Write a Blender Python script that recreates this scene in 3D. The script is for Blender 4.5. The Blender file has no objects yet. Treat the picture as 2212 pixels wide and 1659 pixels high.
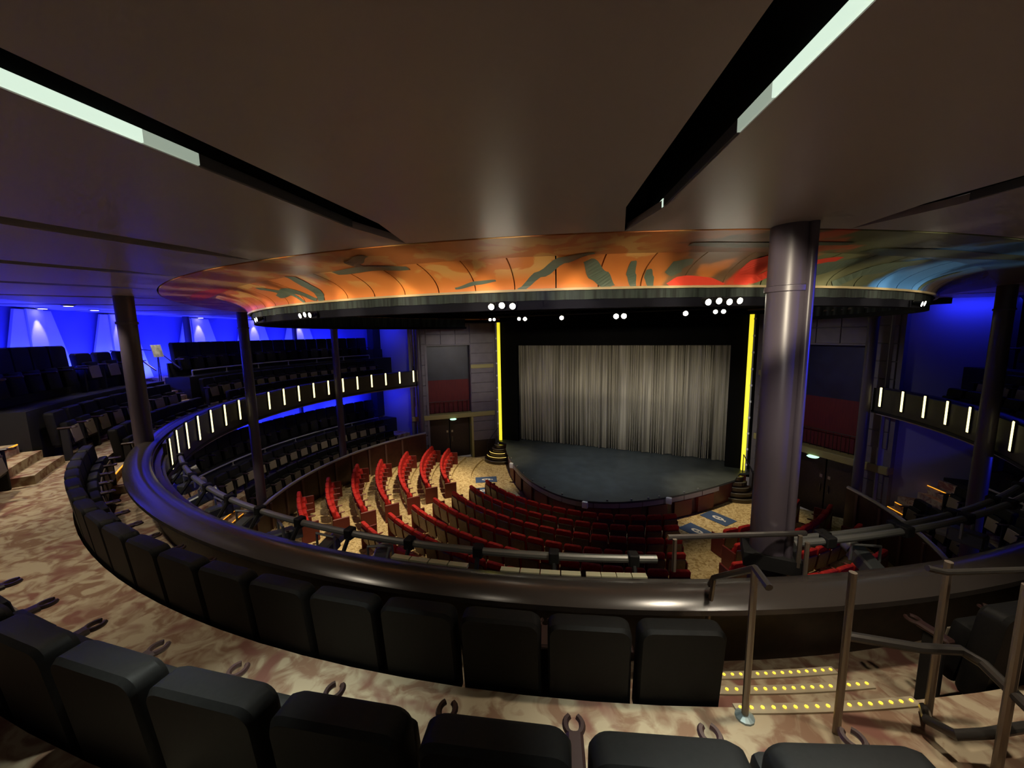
import bpy, bmesh, math, random
from mathutils import Vector, Matrix
random.seed(7)
rad, sin, cos, pi = math.radians, math.sin, math.cos, math.pi
SC = bpy.context.scene
COL = SC.collection

# ------------------------------------------------------------------ camera
# theatre frame: stage opening on Y=0, audience towards -Y, orchestra floor at z=0
CAM = Vector((4.476, -19.159, 7.1))
YAW, PITCH, ROLL = rad(27.034), rad(7.5), rad(1.0)
fwd_h = Vector((-sin(YAW), cos(YAW), 0)); right_h = Vector((cos(YAW), sin(YAW), 0)); up = Vector((0, 0, 1))
fwd = fwd_h * cos(PITCH) - up * sin(PITCH)
dn = -up * cos(PITCH) - fwd_h * sin(PITCH)
ix = right_h * cos(ROLL) + dn * sin(ROLL)
idn = -right_h * sin(ROLL) + dn * cos(ROLL)
cd = bpy.data.cameras.new('camera'); cam = bpy.data.objects.new('camera', cd); COL.objects.link(cam)
cd.sensor_fit = 'HORIZONTAL'; cd.sensor_width = 36.0; cd.lens = 36.0 * 830.0 / 2212.0
cd.clip_start = 0.05; cd.clip_end = 200
m = Matrix((ix, -idn, -fwd)).transposed().to_4x4(); m.translation = CAM
cam.matrix_world = m
SC.camera = cam
SC.cycles.max_bounces = 4; SC.cycles.diffuse_bounces = 2; SC.cycles.glossy_bounces = 2; SC.cycles.transmission_bounces = 2
SC.cycles.use_adaptive_sampling = True; SC.cycles.adaptive_threshold = 0.05; SC.cycles.adaptive_min_samples = 24; SC.cycles.sample_clamp_indirect = 5.0
SC.cycles.caustics_reflective = False; SC.cycles.caustics_refractive = False

# ------------------------------------------------------------------ world, exposure
SC.view_settings.view_transform = 'Standard'
SC.view_settings.look = 'None'
SC.view_settings.gamma = 1.0
SC.view_settings.exposure = 0.0
SC.view_settings.use_curve_mapping = False
wd = bpy.data.worlds.new('world'); SC.world = wd; wd.use_nodes = True
wd.node_tree.nodes['Background'].inputs[0].default_value = (0.62, 0.52, 0.46, 1)
wd.node_tree.nodes['Background'].inputs[1].default_value = 0.10

CX, CY = 0.0, -7.0           # centre of the round auditorium
OX, OY = 0.0, -0.5           # centre of the stalls rows
def P(th, r, z=0.0):         # th in degrees, 0 towards the back of the house, + to the right
    a = rad(th); return Vector((CX + r * sin(a), CY - r * cos(a), z))
def PO(th, r, z=0.0):
    a = rad(th); return Vector((OX + r * sin(a), OY - r * cos(a), z))

# ------------------------------------------------------------------ lamps
def aim(o, target):
    o.rotation_euler = (Vector(target) - o.location).to_track_quat('-Z', 'Y').to_euler()
def spot(name, loc, target, energy, color, size=60, blend=0.5, radius=0.15):
    l = bpy.data.lights.new(name, 'SPOT'); l.energy = energy; l.color = color
    l.spot_size = rad(size); l.spot_blend = blend; l.shadow_soft_size = radius
    o = bpy.data.objects.new(name, l); COL.objects.link(o); o.location = loc; aim(o, target); return o
def area(name, loc, target, energy, color, sx, sy, spread=180):
    l = bpy.data.lights.new(name, 'AREA'); l.energy = energy; l.color = color
    l.shape = 'RECTANGLE'; l.size = sx; l.size_y = sy; l.spread = rad(spread)
    o = bpy.data.objects.new(name, l); COL.objects.link(o); o.location = loc; aim(o, target); return o
BLUE = (0.02, 0.03, 1.0); WARM = (1.0, 0.80, 0.50); WHITE = (1.0, 0.93, 0.78)
# house lights in the dome over the stalls
for x, y, e, sz in ((-6.8, -6.0, 3600, 44), (-5.2, -2.8, 1500, 36), (5.4, -2.8, 2100, 34), (6.4, -8.0, 1100, 40), (-5.6, -10.4, 3000, 42), (-1.5, -9.0, 500, 50)):
    spot('house_light', (x * 0.72, y - 0.3, 9.35), (x, y, 0), e, WARM, sz, 0.8, 0.2)
# light on the stage curtain and apron; curtain spots are unseen stand-ins
for x, xt, e in ((-4.0, -2.6, 2100), (1.0, 0.6, 1900), (4.6, 3.6, 3300)):
    spot('curtain_fill', (x, -14.6, 7.05), (xt, 1.0, 2.3), e, WHITE, 30, 0.8, 0.12)
spot('column_fill', P(23.5, 13.5, 6.9), P(30.75, 9.8, 6.7), 75, (1.0, 0.88, 0.85), 20, 0.6, 0.2)  # fill spot added to lift the near column, without a fixture
spot('apron_light', (0.0, -5.0, 7.9), (0.3, -2.6, 0.9), 1000, (0.8, 0.9, 1.0), 70, 1.0, 0.15)
# unseen spots added at the balcony rear to brighten the painted cove
for k in range(17):
    th = -52 + 7 * k
    if 29 < th < 36: continue
    e = 150 if th < 35 else 105
    spot('cove_fill', P(th, 13.6, 7.45), P(th, 8.5, 7.27), e * 7.0, (1.0, 0.86, 0.62), 18, 0.35, 0.06)
spot('cove_fill', P(20.8, 13.5, 7.45), P(32.5, 8.5, 7.27), 1000, (1.0, 0.86, 0.62), 17, 0.5, 0.06)
# lamps up inside the two lit ceiling slots
for th, r in ((13.0, 11.62), (22.9, 11.62)):
    area('slot_lamp', P(th, r, 7.95), P(th, r, 5.0), 6, (0.92, 1.0, 0.9), 0.10, 0.10, 40)
# blue wall washers behind the last rows of both tiers
for th in (-38, -46, -54, -62, -70, -78, -86, -94):
    area('blue_wash', P(th, 12.75, 6.05), P(th, 13.35, 7.0), 105, BLUE, 1.8, 0.12)
for th in (-58, -68, -78, -88, -98):
    area('blue_wash_low', P(th, 12.85, 3.3), P(th, 13.35, 3.9), 45, BLUE, 1.8, 0.12)
area('blue_end_left', (-11.2, -4.3, 7.6), (-11.3, -3.2, 6.8), 22, BLUE, 1.6, 0.15)
area('blue_end_left_low', (-11.0, -4.3, 4.0), (-11.0, -3.2, 3.4), 22, BLUE, 1.6, 0.15)
area('blue_end_right', (11.7, -3.62, 7.8), (11.7, -3.2, 7.2), 26, BLUE, 2.4, 0.12)
spot('blue_side_right', P(52, 13.2, 6.9), P(31.0, 9.8, 6.75), 1100, BLUE, 19, 0.4, 0.12)
spot('blue_side_right_far', P(93, 12.9, 6.0), P(112, 9.75, 5.6), 500, BLUE, 50, 0.6, 0.2)
area('blue_back_right_low', P(85, 12.9, 3.9), P(85, 9.5, 2.6), 40, BLUE, 2.0, 0.15)
# downlights in the balcony ceiling
for th, r, e in ((-9, 11.5, 140), (3, 11.5, 75), (-24, 12.2, 190), (-27, 10.9, 110), (28.5, 10.9, 170), (32.5, 11.7, 70), (15, 11.4, 10), (-46, 12.2, 22), (-78, 11.2, 22), (-66, 11.2, 22), (-92, 11.2, 22), (-42, 11.0, 22), (-56.5, 11.75, 70)):
    spot('ceiling_downlight', P(th, r, 7.86), P(th, r, 4.5), e, (1.0, 0.86, 0.66), 95, 0.6, 0.06)
for th in (-46.3, -56.7, -69.4, -79.8, -89.5):
    spot('pilaster_light', P(th, 13.0, 7.84), P(th, 13.24, 6.2), 22, (1.0, 0.86, 0.55), 42, 0.5, 0.03)
for th in (-50, -62, -75, -90):
    spot('tier_downlight', P(th, 10.0, 4.15), P(th, 10.8, 1.5), 40, (1.0, 0.85, 0.65), 120, 0.6, 0.06)
spot('tier_downlight', P(98, 10.2, 4.15), P(98, 10.8, 1.5), 20, (1.0, 0.85, 0.65), 110, 0.6, 0.06)
spot('wall_wash', (-3.5, -6.0, 7.6), (-8.0, -1.6, 4.2), 420, (0.9, 0.86, 1.0), 60, 1.0, 0.2)
spot('wall_wash', (3.5, -6.0, 7.6), (8.0, -1.6, 4.2), 260, (0.9, 0.85, 1.0), 60, 1.0, 0.2)

# ------------------------------------------------------------------ materials
MATS = {}
def mat(name, col, rough=0.6, metal=0.0, emit=None, es=0.0, var=0.0, vscale=6.0, stretch=(1, 1, 1), col2=None, bump=0.0, spec=0.5, coat=0.0):
    if name in MATS: return MATS[name]
    M = bpy.data.materials.new(name); M.use_nodes = True
    nt = M.node_tree; b = nt.nodes['Principled BSDF']
    b.inputs['Base Color'].default_value = (*col, 1); b.inputs['Roughness'].default_value = rough
    b.inputs['Metallic'].default_value = metal; b.inputs['Specular IOR Level'].default_value = spec
    b.inputs['Coat Weight'].default_value = coat
    if emit is not None:
        b.inputs['Emission Color'].default_value = (*emit, 1); b.inputs['Emission Strength'].default_value = es
    if var or col2 or bump:
        tc = nt.nodes.new('ShaderNodeTexCoord'); mp = nt.nodes.new('ShaderNodeMapping'); mp.inputs['Scale'].default_value = stretch
        nz = nt.nodes.new('ShaderNodeTexNoise'); nz.inputs['Scale'].default_value = vscale; nz.inputs['Detail'].default_value = 3
        nt.links.new(tc.outputs['Object'], mp.inputs[0]); nt.links.new(mp.outputs[0], nz.inputs['Vector'])
        if var or col2:
            rp = nt.nodes.new('ShaderNodeValToRGB'); c2 = col2 or tuple(c * (1 - var) for c in col)
            rp.color_ramp.elements[0].position = 0.36; rp.color_ramp.elements[1].position = 0.64
            rp.color_ramp.elements[0].color = (*c2, 1); rp.color_ramp.elements[1].color = (*col, 1)
            nt.links.new(nz.outputs['Fac'], rp.inputs[0]); nt.links.new(rp.outputs[0], b.inputs['Base Color'])
        if bump:
            bp = nt.nodes.new('ShaderNodeBump'); bp.inputs['Strength'].default_value = bump; bp.inputs['Distance'].default_value = 0.02
            nt.links.new(nz.outputs['Fac'], bp.inputs['Height']); nt.links.new(bp.outputs[0], b.inputs['Normal'])
    MATS[name] = M; return M

def carpet_mat(name, base, dark, tint, scale):
    M = bpy.data.materials.new(name); M.use_nodes = True; nt = M.node_tree; b = nt.nodes['Principled BSDF']
    b.inputs['Roughness'].default_value = 0.95; b.inputs['Specular IOR Level'].default_value = 0.1
    tc = nt.nodes.new('ShaderNodeTexCoord')
    n1 = nt.nodes.new('ShaderNodeTexNoise'); n1.inputs['Scale'].default_value = scale; n1.inputs['Detail'].default_value = 4; n1.inputs['Distortion'].default_value = 1.2
    n2 = nt.nodes.new('ShaderNodeTexNoise'); n2.inputs['Scale'].default_value = scale * 0.55; n2.inputs['Detail'].default_value = 2; n2.inputs['Distortion'].default_value = 0.8
    for n in (n1, n2): nt.links.new(tc.outputs['Object'], n.inputs['Vector'])
    r1 = nt.nodes.new('ShaderNodeValToRGB'); r1.color_ramp.elements[0].position = 0.40; r1.color_ramp.elements[1].position = 0.56
    r1.color_ramp.elements[0].color = (*dark, 1); r1.color_ramp.elements[1].color = (*base, 1)
    r2 = nt.nodes.new('ShaderNodeValToRGB'); r2.color_ramp.elements[0].position = 0.55; r2.color_ramp.elements[1].position = 0.68
    r2.color_ramp.elements[0].color = (0, 0, 0, 1); r2.color_ramp.elements[1].color = (1, 1, 1, 1)
    mx = nt.nodes.new('ShaderNodeMix'); mx.data_type = 'RGBA'; mx.inputs[7].default_value = (*tint, 1)
    nt.links.new(n1.outputs['Fac'], r1.inputs[0]); nt.links.new(n2.outputs['Fac'], r2.inputs[0])
    nt.links.new(r2.outputs[0], mx.inputs[0]); nt.links.new(r1.outputs[0], mx.inputs[6]); nt.links.new(mx.outputs[2], b.inputs['Base Color'])
    MATS[name] = M; return M

CARPET = carpet_mat('balcony_carpet', (0.46, 0.38, 0.26), (0.26, 0.16, 0.105), (0.23, 0.11, 0.085), 5.5)
CARPET_S = carpet_mat('stalls_carpet', (0.62, 0.50, 0.28), (0.34, 0.24, 0.11), (0.50, 0.38, 0.20), 9.0)
BLACK = mat('black_paint', (0.006, 0.006, 0.006), 0.7)
PITCHB = mat('black_masking', (0.003, 0.003, 0.003), 0.95, spec=0.05)
CEIL = mat('ceiling_paint', (0.46, 0.39, 0.38), 0.38, spec=0.45)
DKWOOD = mat('dark_wood', (0.035, 0.018, 0.010), 0.45, var=0.4, vscale=14)
LEDGE = mat('ledge_lacquer', (0.05, 0.042, 0.038), 0.24, spec=0.7)
FASCIA = mat('fascia_panel', (0.05, 0.045, 0.03), 0.5)
SEATBK = mat('black_upholstery', (0.010, 0.0098, 0.0095), 0.6, var=0.2, vscale=60, spec=0.15)
PAN = mat('seat_pan_plastic', (0.20, 0.165, 0.12), 0.6)
ARMW = mat('armrest_wood', (0.030, 0.014, 0.012), 0.4)
SEATRD = mat('red_upholstery', (0.50, 0.022, 0.018), 0.7, var=0.35, vscale=14, spec=0.25)
SHELL = mat('seat_shell_wood', (0.13, 0.075, 0.035), 0.45, var=0.3, vscale=9)
ENDP = mat('seat_end_panel', (0.14, 0.015, 0.012), 0.5)
STEEL = mat('brushed_steel', (0.45, 0.43, 0.40), 0.32, 1.0)
GREYM = mat('grey_metal', (0.30, 0.31, 0.29), 0.45, 0.6)
COLM = mat('column_paint', (0.085, 0.07, 0.09), 0.36)
STAGEF = mat('stage_floor_paint', (0.05, 0.06, 0.062), 0.42, var=0.25, vscale=2.5)
CURT = mat('grey_curtain_cloth', (0.36, 0.335, 0.27), 0.6, var=0.5, vscale=2.2, stretch=(4, 4, 0.12))
WALLP = mat('lavender_wall_panel', (0.17, 0.15, 0.155), 0.5, var=0.15, vscale=3)
OCHRE = mat('ochre_trim', (0.34, 0.30, 0.10), 0.5)
REDDR = mat('red_drape', (0.13, 0.007, 0.006), 0.7, var=0.3, vscale=5, stretch=(8, 8, 0.3))
NAVY = mat('navy_screen', (0.014, 0.017, 0.032), 0.4, var=0.4, vscale=2)
WALLB = mat('pale_blue_wall', (0.20, 0.20, 0.55), 0.6)
WALLD = mat('end_wall_paint', (0.30, 0.30, 0.36), 0.7)
DRAPE = mat('teal_drape', (0.022, 0.034, 0.028), 0.8, var=0.85, vscale=5, stretch=(5, 5, 0.3))
YEL = mat('yellow_light_bar', (0.9, 0.85, 0.1), 0.5, emit=(1.0, 0.85, 0.03), es=0.95)
LED = mat('warm_led', (1, 1, 0.8), 0.5, emit=(1.0, 0.86, 0.38), es=2.2)
LEDD = mat('warm_led_dim', (1, 0.8, 0.3), 0.5, emit=(1.0, 0.72, 0.16), es=1.1)
NOSE = mat('orange_step_strip', (1, 0.6, 0.1), 0.5, emit=(1.0, 0.36, 0.02), es=1.3)
DOT = mat('amber_step_dot', (1, 0.7, 0.1), 0.5, emit=(1.0, 0.62, 0.03), es=2.2)
LENS = mat('spotlight_lens', (1, 1, 1), 0.3, emit=(1.0, 0.93, 0.72), es=26.0)
SLOT1 = mat('slot_light_bright', (0.9, 1, 0.9), 0.5, emit=(0.80, 1.0, 0.82), es=0.85)
SLOT2 = mat('slot_light_fade', (0.8, 0.85, 0.78), 0.5, emit=(0.82, 1.0, 0.80), es=0.32)  # weaker emission stands for light falling off along the strip
SLOT3 = mat('slot_light_low', (0.10, 0.10, 0.11), 0.5)
WASH = mat('downlight_lens', (1, 1, 0.9), 0.4, emit=(1.0, 0.9, 0.6), es=4.0)
EXITL = mat('emergency_lens', (0.7, 1, 0.8), 0.4, emit=(0.55, 1.0, 0.75), es=1.2)
WHITEP = mat('white_plastic', (0.75, 0.75, 0.75), 0.5)
PAPER = mat('poster_paper', (0.55, 0.56, 0.38), 0.6, var=0.5, vscale=7)
BLUEMAT = mat('blue_mat', (0.035, 0.075, 0.19), 0.7)

def mural_mat():
    M = bpy.data.materials.new('painted_mural'); M.use_nodes = True; nt = M.node_tree; b = nt.nodes['Principled BSDF']
    b.inputs['Roughness'].default_value = 0.45
    L = nt.links.new; N = nt.nodes.new
    g = N('ShaderNodeNewGeometry'); sp = N('ShaderNodeSeparateXYZ'); L(g.outputs['Position'], sp.inputs[0])
    ay = N('ShaderNodeMath'); ay.operation = 'MULTIPLY_ADD'; ay.inputs[1].default_value = -1; ay.inputs[2].default_value = CY; L(sp.outputs['Y'], ay.inputs[0])
    at = N('ShaderNodeMath'); at.operation = 'ARCTAN2'; L(sp.outputs['X'], at.inputs[0]); L(ay.outputs[0], at.inputs[1])
    nz = N('ShaderNodeTexNoise'); nz.inputs['Scale'].default_value = 1.3; nz.inputs['Detail'].default_value = 3; L(g.outputs['Position'], nz.inputs['Vector'])
    di = N('ShaderNodeMath'); di.operation = 'MULTIPLY_ADD'; di.inputs[1].default_value = 0.30; di.inputs[2].default_value = -0.15; L(nz.outputs['Fac'], di.inputs[0])
    ad = N('ShaderNodeMath'); ad.operation = 'ADD'; L(at.outputs[0], ad.inputs[0]); L(di.outputs[0], ad.inputs[1])
    mr = N('ShaderNodeMapRange'); mr.inputs['From Min'].default_value = rad(-60); mr.inputs['From Max'].default_value = rad(100); L(ad.outputs[0], mr.inputs['Value'])
    rp = N('ShaderNodeValToRGB'); cr = rp.color_ramp
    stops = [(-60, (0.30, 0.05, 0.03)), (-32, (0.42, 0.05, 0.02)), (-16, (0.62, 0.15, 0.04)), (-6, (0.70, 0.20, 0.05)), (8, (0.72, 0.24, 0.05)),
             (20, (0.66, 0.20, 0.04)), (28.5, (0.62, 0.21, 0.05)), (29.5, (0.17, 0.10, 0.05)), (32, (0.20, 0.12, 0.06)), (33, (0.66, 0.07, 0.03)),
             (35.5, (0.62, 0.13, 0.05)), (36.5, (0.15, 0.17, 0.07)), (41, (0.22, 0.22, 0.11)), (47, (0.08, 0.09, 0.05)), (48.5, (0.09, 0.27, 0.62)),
             (57, (0.10, 0.30, 0.68)), (62, (0.14, 0.10, 0.08)), (100, (0.13, 0.08, 0.05))]
    while len(cr.elements) < len(stops): cr.elements.new(0.5)
    for e, (a, c) in zip(cr.elements, stops): e.position = (a + 60) / 160.0; e.color = (*c, 1)
    L(mr.outputs[0], rp.inputs[0])
    n2 = N('ShaderNodeTexNoise'); n2.inputs['Scale'].default_value = 2.0; n2.inputs['Detail'].default_value = 5; n2.inputs['Distortion'].default_value = 0.6; L(g.outputs['Position'], n2.inputs['Vector'])
    r2 = N('ShaderNodeValToRGB'); r2.color_ramp.elements[0].position = 0.50; r2.color_ramp.elements[1].position = 0.54
    r2.color_ramp.elements[0].color = (0, 0, 0, 1); r2.color_ramp.elements[1].color = (0.75, 0.75, 0.75, 1); L(n2.outputs['Fac'], r2.inputs[0])
    zr = N('ShaderNodeMapRange'); zr.inputs['From Min'].default_value = 7.70; zr.inputs['From Max'].default_value = 7.80; L(sp.outputs['Z'], zr.inputs['Value'])
    lim = N('ShaderNodeMapRange'); lim.inputs['From Min'].default_value = rad(27); lim.inputs['From Max'].default_value = rad(24); L(ad.outputs[0], lim.inputs['Value'])
    m1 = N('ShaderNodeMath'); m1.operation = 'MULTIPLY'; L(r2.outputs[0], m1.inputs[0]); L(zr.outputs[0], m1.inputs[1])
    m2 = N('ShaderNodeMath'); m2.operation = 'MULTIPLY'; L(m1.outputs[0], m2.inputs[0]); L(lim.outputs[0], m2.inputs[1])
    mx = N('ShaderNodeMix'); mx.data_type = 'RGBA'; mx.inputs[7].default_value = (0.78, 0.46, 0.14, 1)
    L(m2.outputs[0], mx.inputs[0]); L(rp.outputs[0], mx.inputs[6]); L(mx.outputs[2], b.inputs['Base Color'])
    return M
MURAL = mural_mat()

# ------------------------------------------------------------------ mesh helpers
def mesh(name, verts, faces, material=None, smooth=False):
    me = bpy.data.meshes.new(name); me.from_pydata([tuple(v) for v in verts], [], faces); me.update()
    if smooth:
        me.polygons.foreach_set('use_smooth', [True] * len(me.polygons)); me.update()
    if material: me.materials.append(material)
    return me
def put(name, me, parent=None, loc=(0, 0, 0), rotz=0.0, kind=None, label=None, cat=None, group=None):
    o = bpy.data.objects.new(name, me); COL.objects.link(o); o.location = loc
    if rotz: o.rotation_euler = (0, 0, rotz)
    if parent: o.parent = parent
    if kind: o['kind'] = kind
    if label: o['label'] = label
    if cat: o['category'] = cat
    if group: o['group'] = group
    return o
def thing(name, label, cat, loc=(0, 0, 0), rotz=0.0, group=None, kind=None):
    return put(name, None, None, loc, rotz, kind, label, cat, group)

class G:                      # geometry collector
    def __init__(s): s.v = []; s.f = []
    def add(s, v, f):
        n = len(s.v); s.v += [Vector(p) for p in v]; s.f += [tuple(i + n for i in q) for q in f]; return s
    def box(s, x0, x1, y0, y1, z0, z1):
        return s.add([(x0, y0, z0), (x1, y0, z0), (x1, y1, z0), (x0, y1, z0), (x0, y0, z1), (x1, y0, z1), (x1, y1, z1), (x0, y1, z1)],
                     [(3, 2, 1, 0), (4, 5, 6, 7), (0, 1, 5, 4), (1, 2, 6, 5), (2, 3, 7, 6), (3, 0, 4, 7)])
    def tube(s, pts, r, n=8, closed=False):
        pts = [Vector(p) for p in pts]; rings = []
        prev = None
        for i, p in enumerate(pts):
            a = pts[max(i - 1, 0)]; b = pts[min(i + 1, len(pts) - 1)]; t = (b - a).normalized()
            if prev is None:
                ref = Vector((0, 0, 1)) if abs(t.z) < 0.9 else Vector((1, 0, 0)); u = t.cross(ref).normalized()
            else: u = (prev - t * prev.dot(t)).normalized()
            prev = u; w = t.cross(u)
            rr = r[i] if isinstance(r, (list, tuple)) else r
            rings.append([p + (u * cos(2 * pi * k / n) + w * sin(2 * pi * k / n)) * rr for k in range(n)])
        v = [q for ring in rings for q in ring]; f = []
        for i in range(len(rings) - 1):
            for k in range(n):
                k2 = (k + 1) % n; f.append((i * n + k, i * n + k2, (i + 1) * n + k2, (i + 1) * n + k))
        f.append(tuple(range(n))[::-1]); f.append(tuple(range((len(rings) - 1) * n, len(rings) * n)))
        return s.add(v, f)
    def lathe(s, prof, n=24, cx=0, cy=0):
        v = []; f = []
        for r, z in prof:
            for k in range(n): v.append((cx + r * cos(2 * pi * k / n), cy + r * sin(2 * pi * k / n), z))
        for i in range(len(prof) - 1):
            for k in range(n):
                k2 = (k + 1) % n; f.append((i * n + k, i * n + k2, (i + 1) * n + k2, (i + 1) * n + k))
        f.append(tuple(range(n))[::-1]); f.append(tuple(range((len(prof) - 1) * n, len(prof) * n)))
        return s.add(v, f)
    def prism(s, poly, z0, z1):
        n = len(poly); v = [(x, y, z0) for x, y in poly] + [(x, y, z1) for x, y in poly]
        f = [tuple(range(n))[::-1], tuple(range(n, 2 * n))] + [(i, (i + 1) % n, n + (i + 1) % n, n + i) for i in range(n)]
        return s.add(v, f)
    def sweep(s, prof, a0, a1, n, c=(CX, CY)):
        """closed (r, z) polygon turned about c from a0 to a1 degrees"""
        k = len(prof); v = []; f = []
        for i in range(n + 1):
            a = rad(a0 + (a1 - a0) * i / n)
            for r, z in prof: v.append((c[0] + r * sin(a), c[1] - r * cos(a), z))
        for i in range(n):
            for j in range(k):
                j2 = (j + 1) % k; f.append((i * k + j, i * k + j2, (i + 1) * k + j2, (i + 1) * k + j))
        f.append(tuple(range(k))); f.append(tuple(range(n * k, n * k + k))[::-1])
        return s.add(v, f)
    def me(s, name, material, smooth=False, fix=True):
        bm = bmesh.new(); vs = [bm.verts.new(p) for p in s.v]
        for q in s.f:
            try: bm.faces.new([vs[i] for i in q])
            except ValueError: pass
        if fix: bmesh.ops.recalc_face_normals(bm, faces=bm.faces)
        me = bpy.data.meshes.new(name); bm.to_mesh(me); bm.free()
        if material: me.materials.append(material)
        if smooth:
            for p in me.polygons: p.use_smooth = True
            try: me.set_sharp_from_angle(angle=rad(35))
            except Exception: pass
        return me
def R(r0, r1, z0, z1): return [(r0, z0), (r1, z0), (r1, z1), (r0, z1)]
def sweep_obj(name, profs, material, spans, per=1.5, c=(CX, CY), smooth=True, **kw):
    g = G()
    for a0, a1 in spans:
        for p in profs: g.sweep(p, a0, a1, max(1, int(abs(a1 - a0) / per)), c)
    return put(name, g.me(name, material, smooth), **kw)
def rbox(x0, x1, y0, y1, z0, z1, bev, seg=3):
    """box with rounded edges, as verts/faces"""
    bm = bmesh.new(); bmesh.ops.create_cube(bm, size=1.0)
    for v in bm.verts: v.co = Vector((x0 + (v.co.x + .5) * (x1 - x0), y0 + (v.co.y + .5) * (y1 - y0), z0 + (v.co.z + .5) * (z1 - z0)))
    bmesh.ops.bevel(bm, geom=list(bm.edges), offset=bev, segments=seg, affect='EDGES', profile=0.5)
    bm.verts.index_update(); v = [p.co.copy() for p in bm.verts]; f = [tuple(q.index for q in fc.verts) for fc in bm.faces]; bm.free()
    return v, f
def rrect(w, h, r, n=5, top_only=False):
    """rounded rectangle outline in (x, z), bottom centre at origin"""
    pts = []
    cs = [(w / 2 - r, r, -90), (w / 2 - r, h - r, 0), (-w / 2 + r, h - r, 90), (-w / 2 + r, r, 180)]
    for i, (x, z, a) in enumerate(cs):
        if top_only and i in (0, 3): pts.append((w / 2 if i == 0 else -w / 2, 0)); continue
        for k in range(n + 1): pts.append((x + r * cos(rad(a + 90 * k / n)), z + r * sin(rad(a + 90 * k / n))))
    return pts

# =================================================================== STRUCTURE
# ---- stalls floor: shallow terraces about the stage
z_at = lambda r: max(0.0, 0.108 * (r - 6.6) / 0.93 + 0.10) if r > 6.6 else 0.0
g = G(); g.prism([(-10.2, -3.4), (-6.5, 0.3), (6.5, 0.3), (10.2, -3.4), (10.2, -15), (-10.2, -15)], -0.30, -0.004)
for k in range(10):
    r0 = 6.62 + 0.93 * k; z = 0.108 * (k + 1)
    g.sweep([(r0, -0.2), (r0 + 1.2, -0.2), (r0 + 1.2, z - 0.02), (r0 + 1.2, z), (r0, z)], -84 + 2.4 * k, 84 - 2.4 * k, 60, (OX, OY))
put('orchestra_floor', g.me('orchestra_floor', CARPET_S), kind='structure', label='cream patterned carpet floor of the stalls in low terraces')

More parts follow.
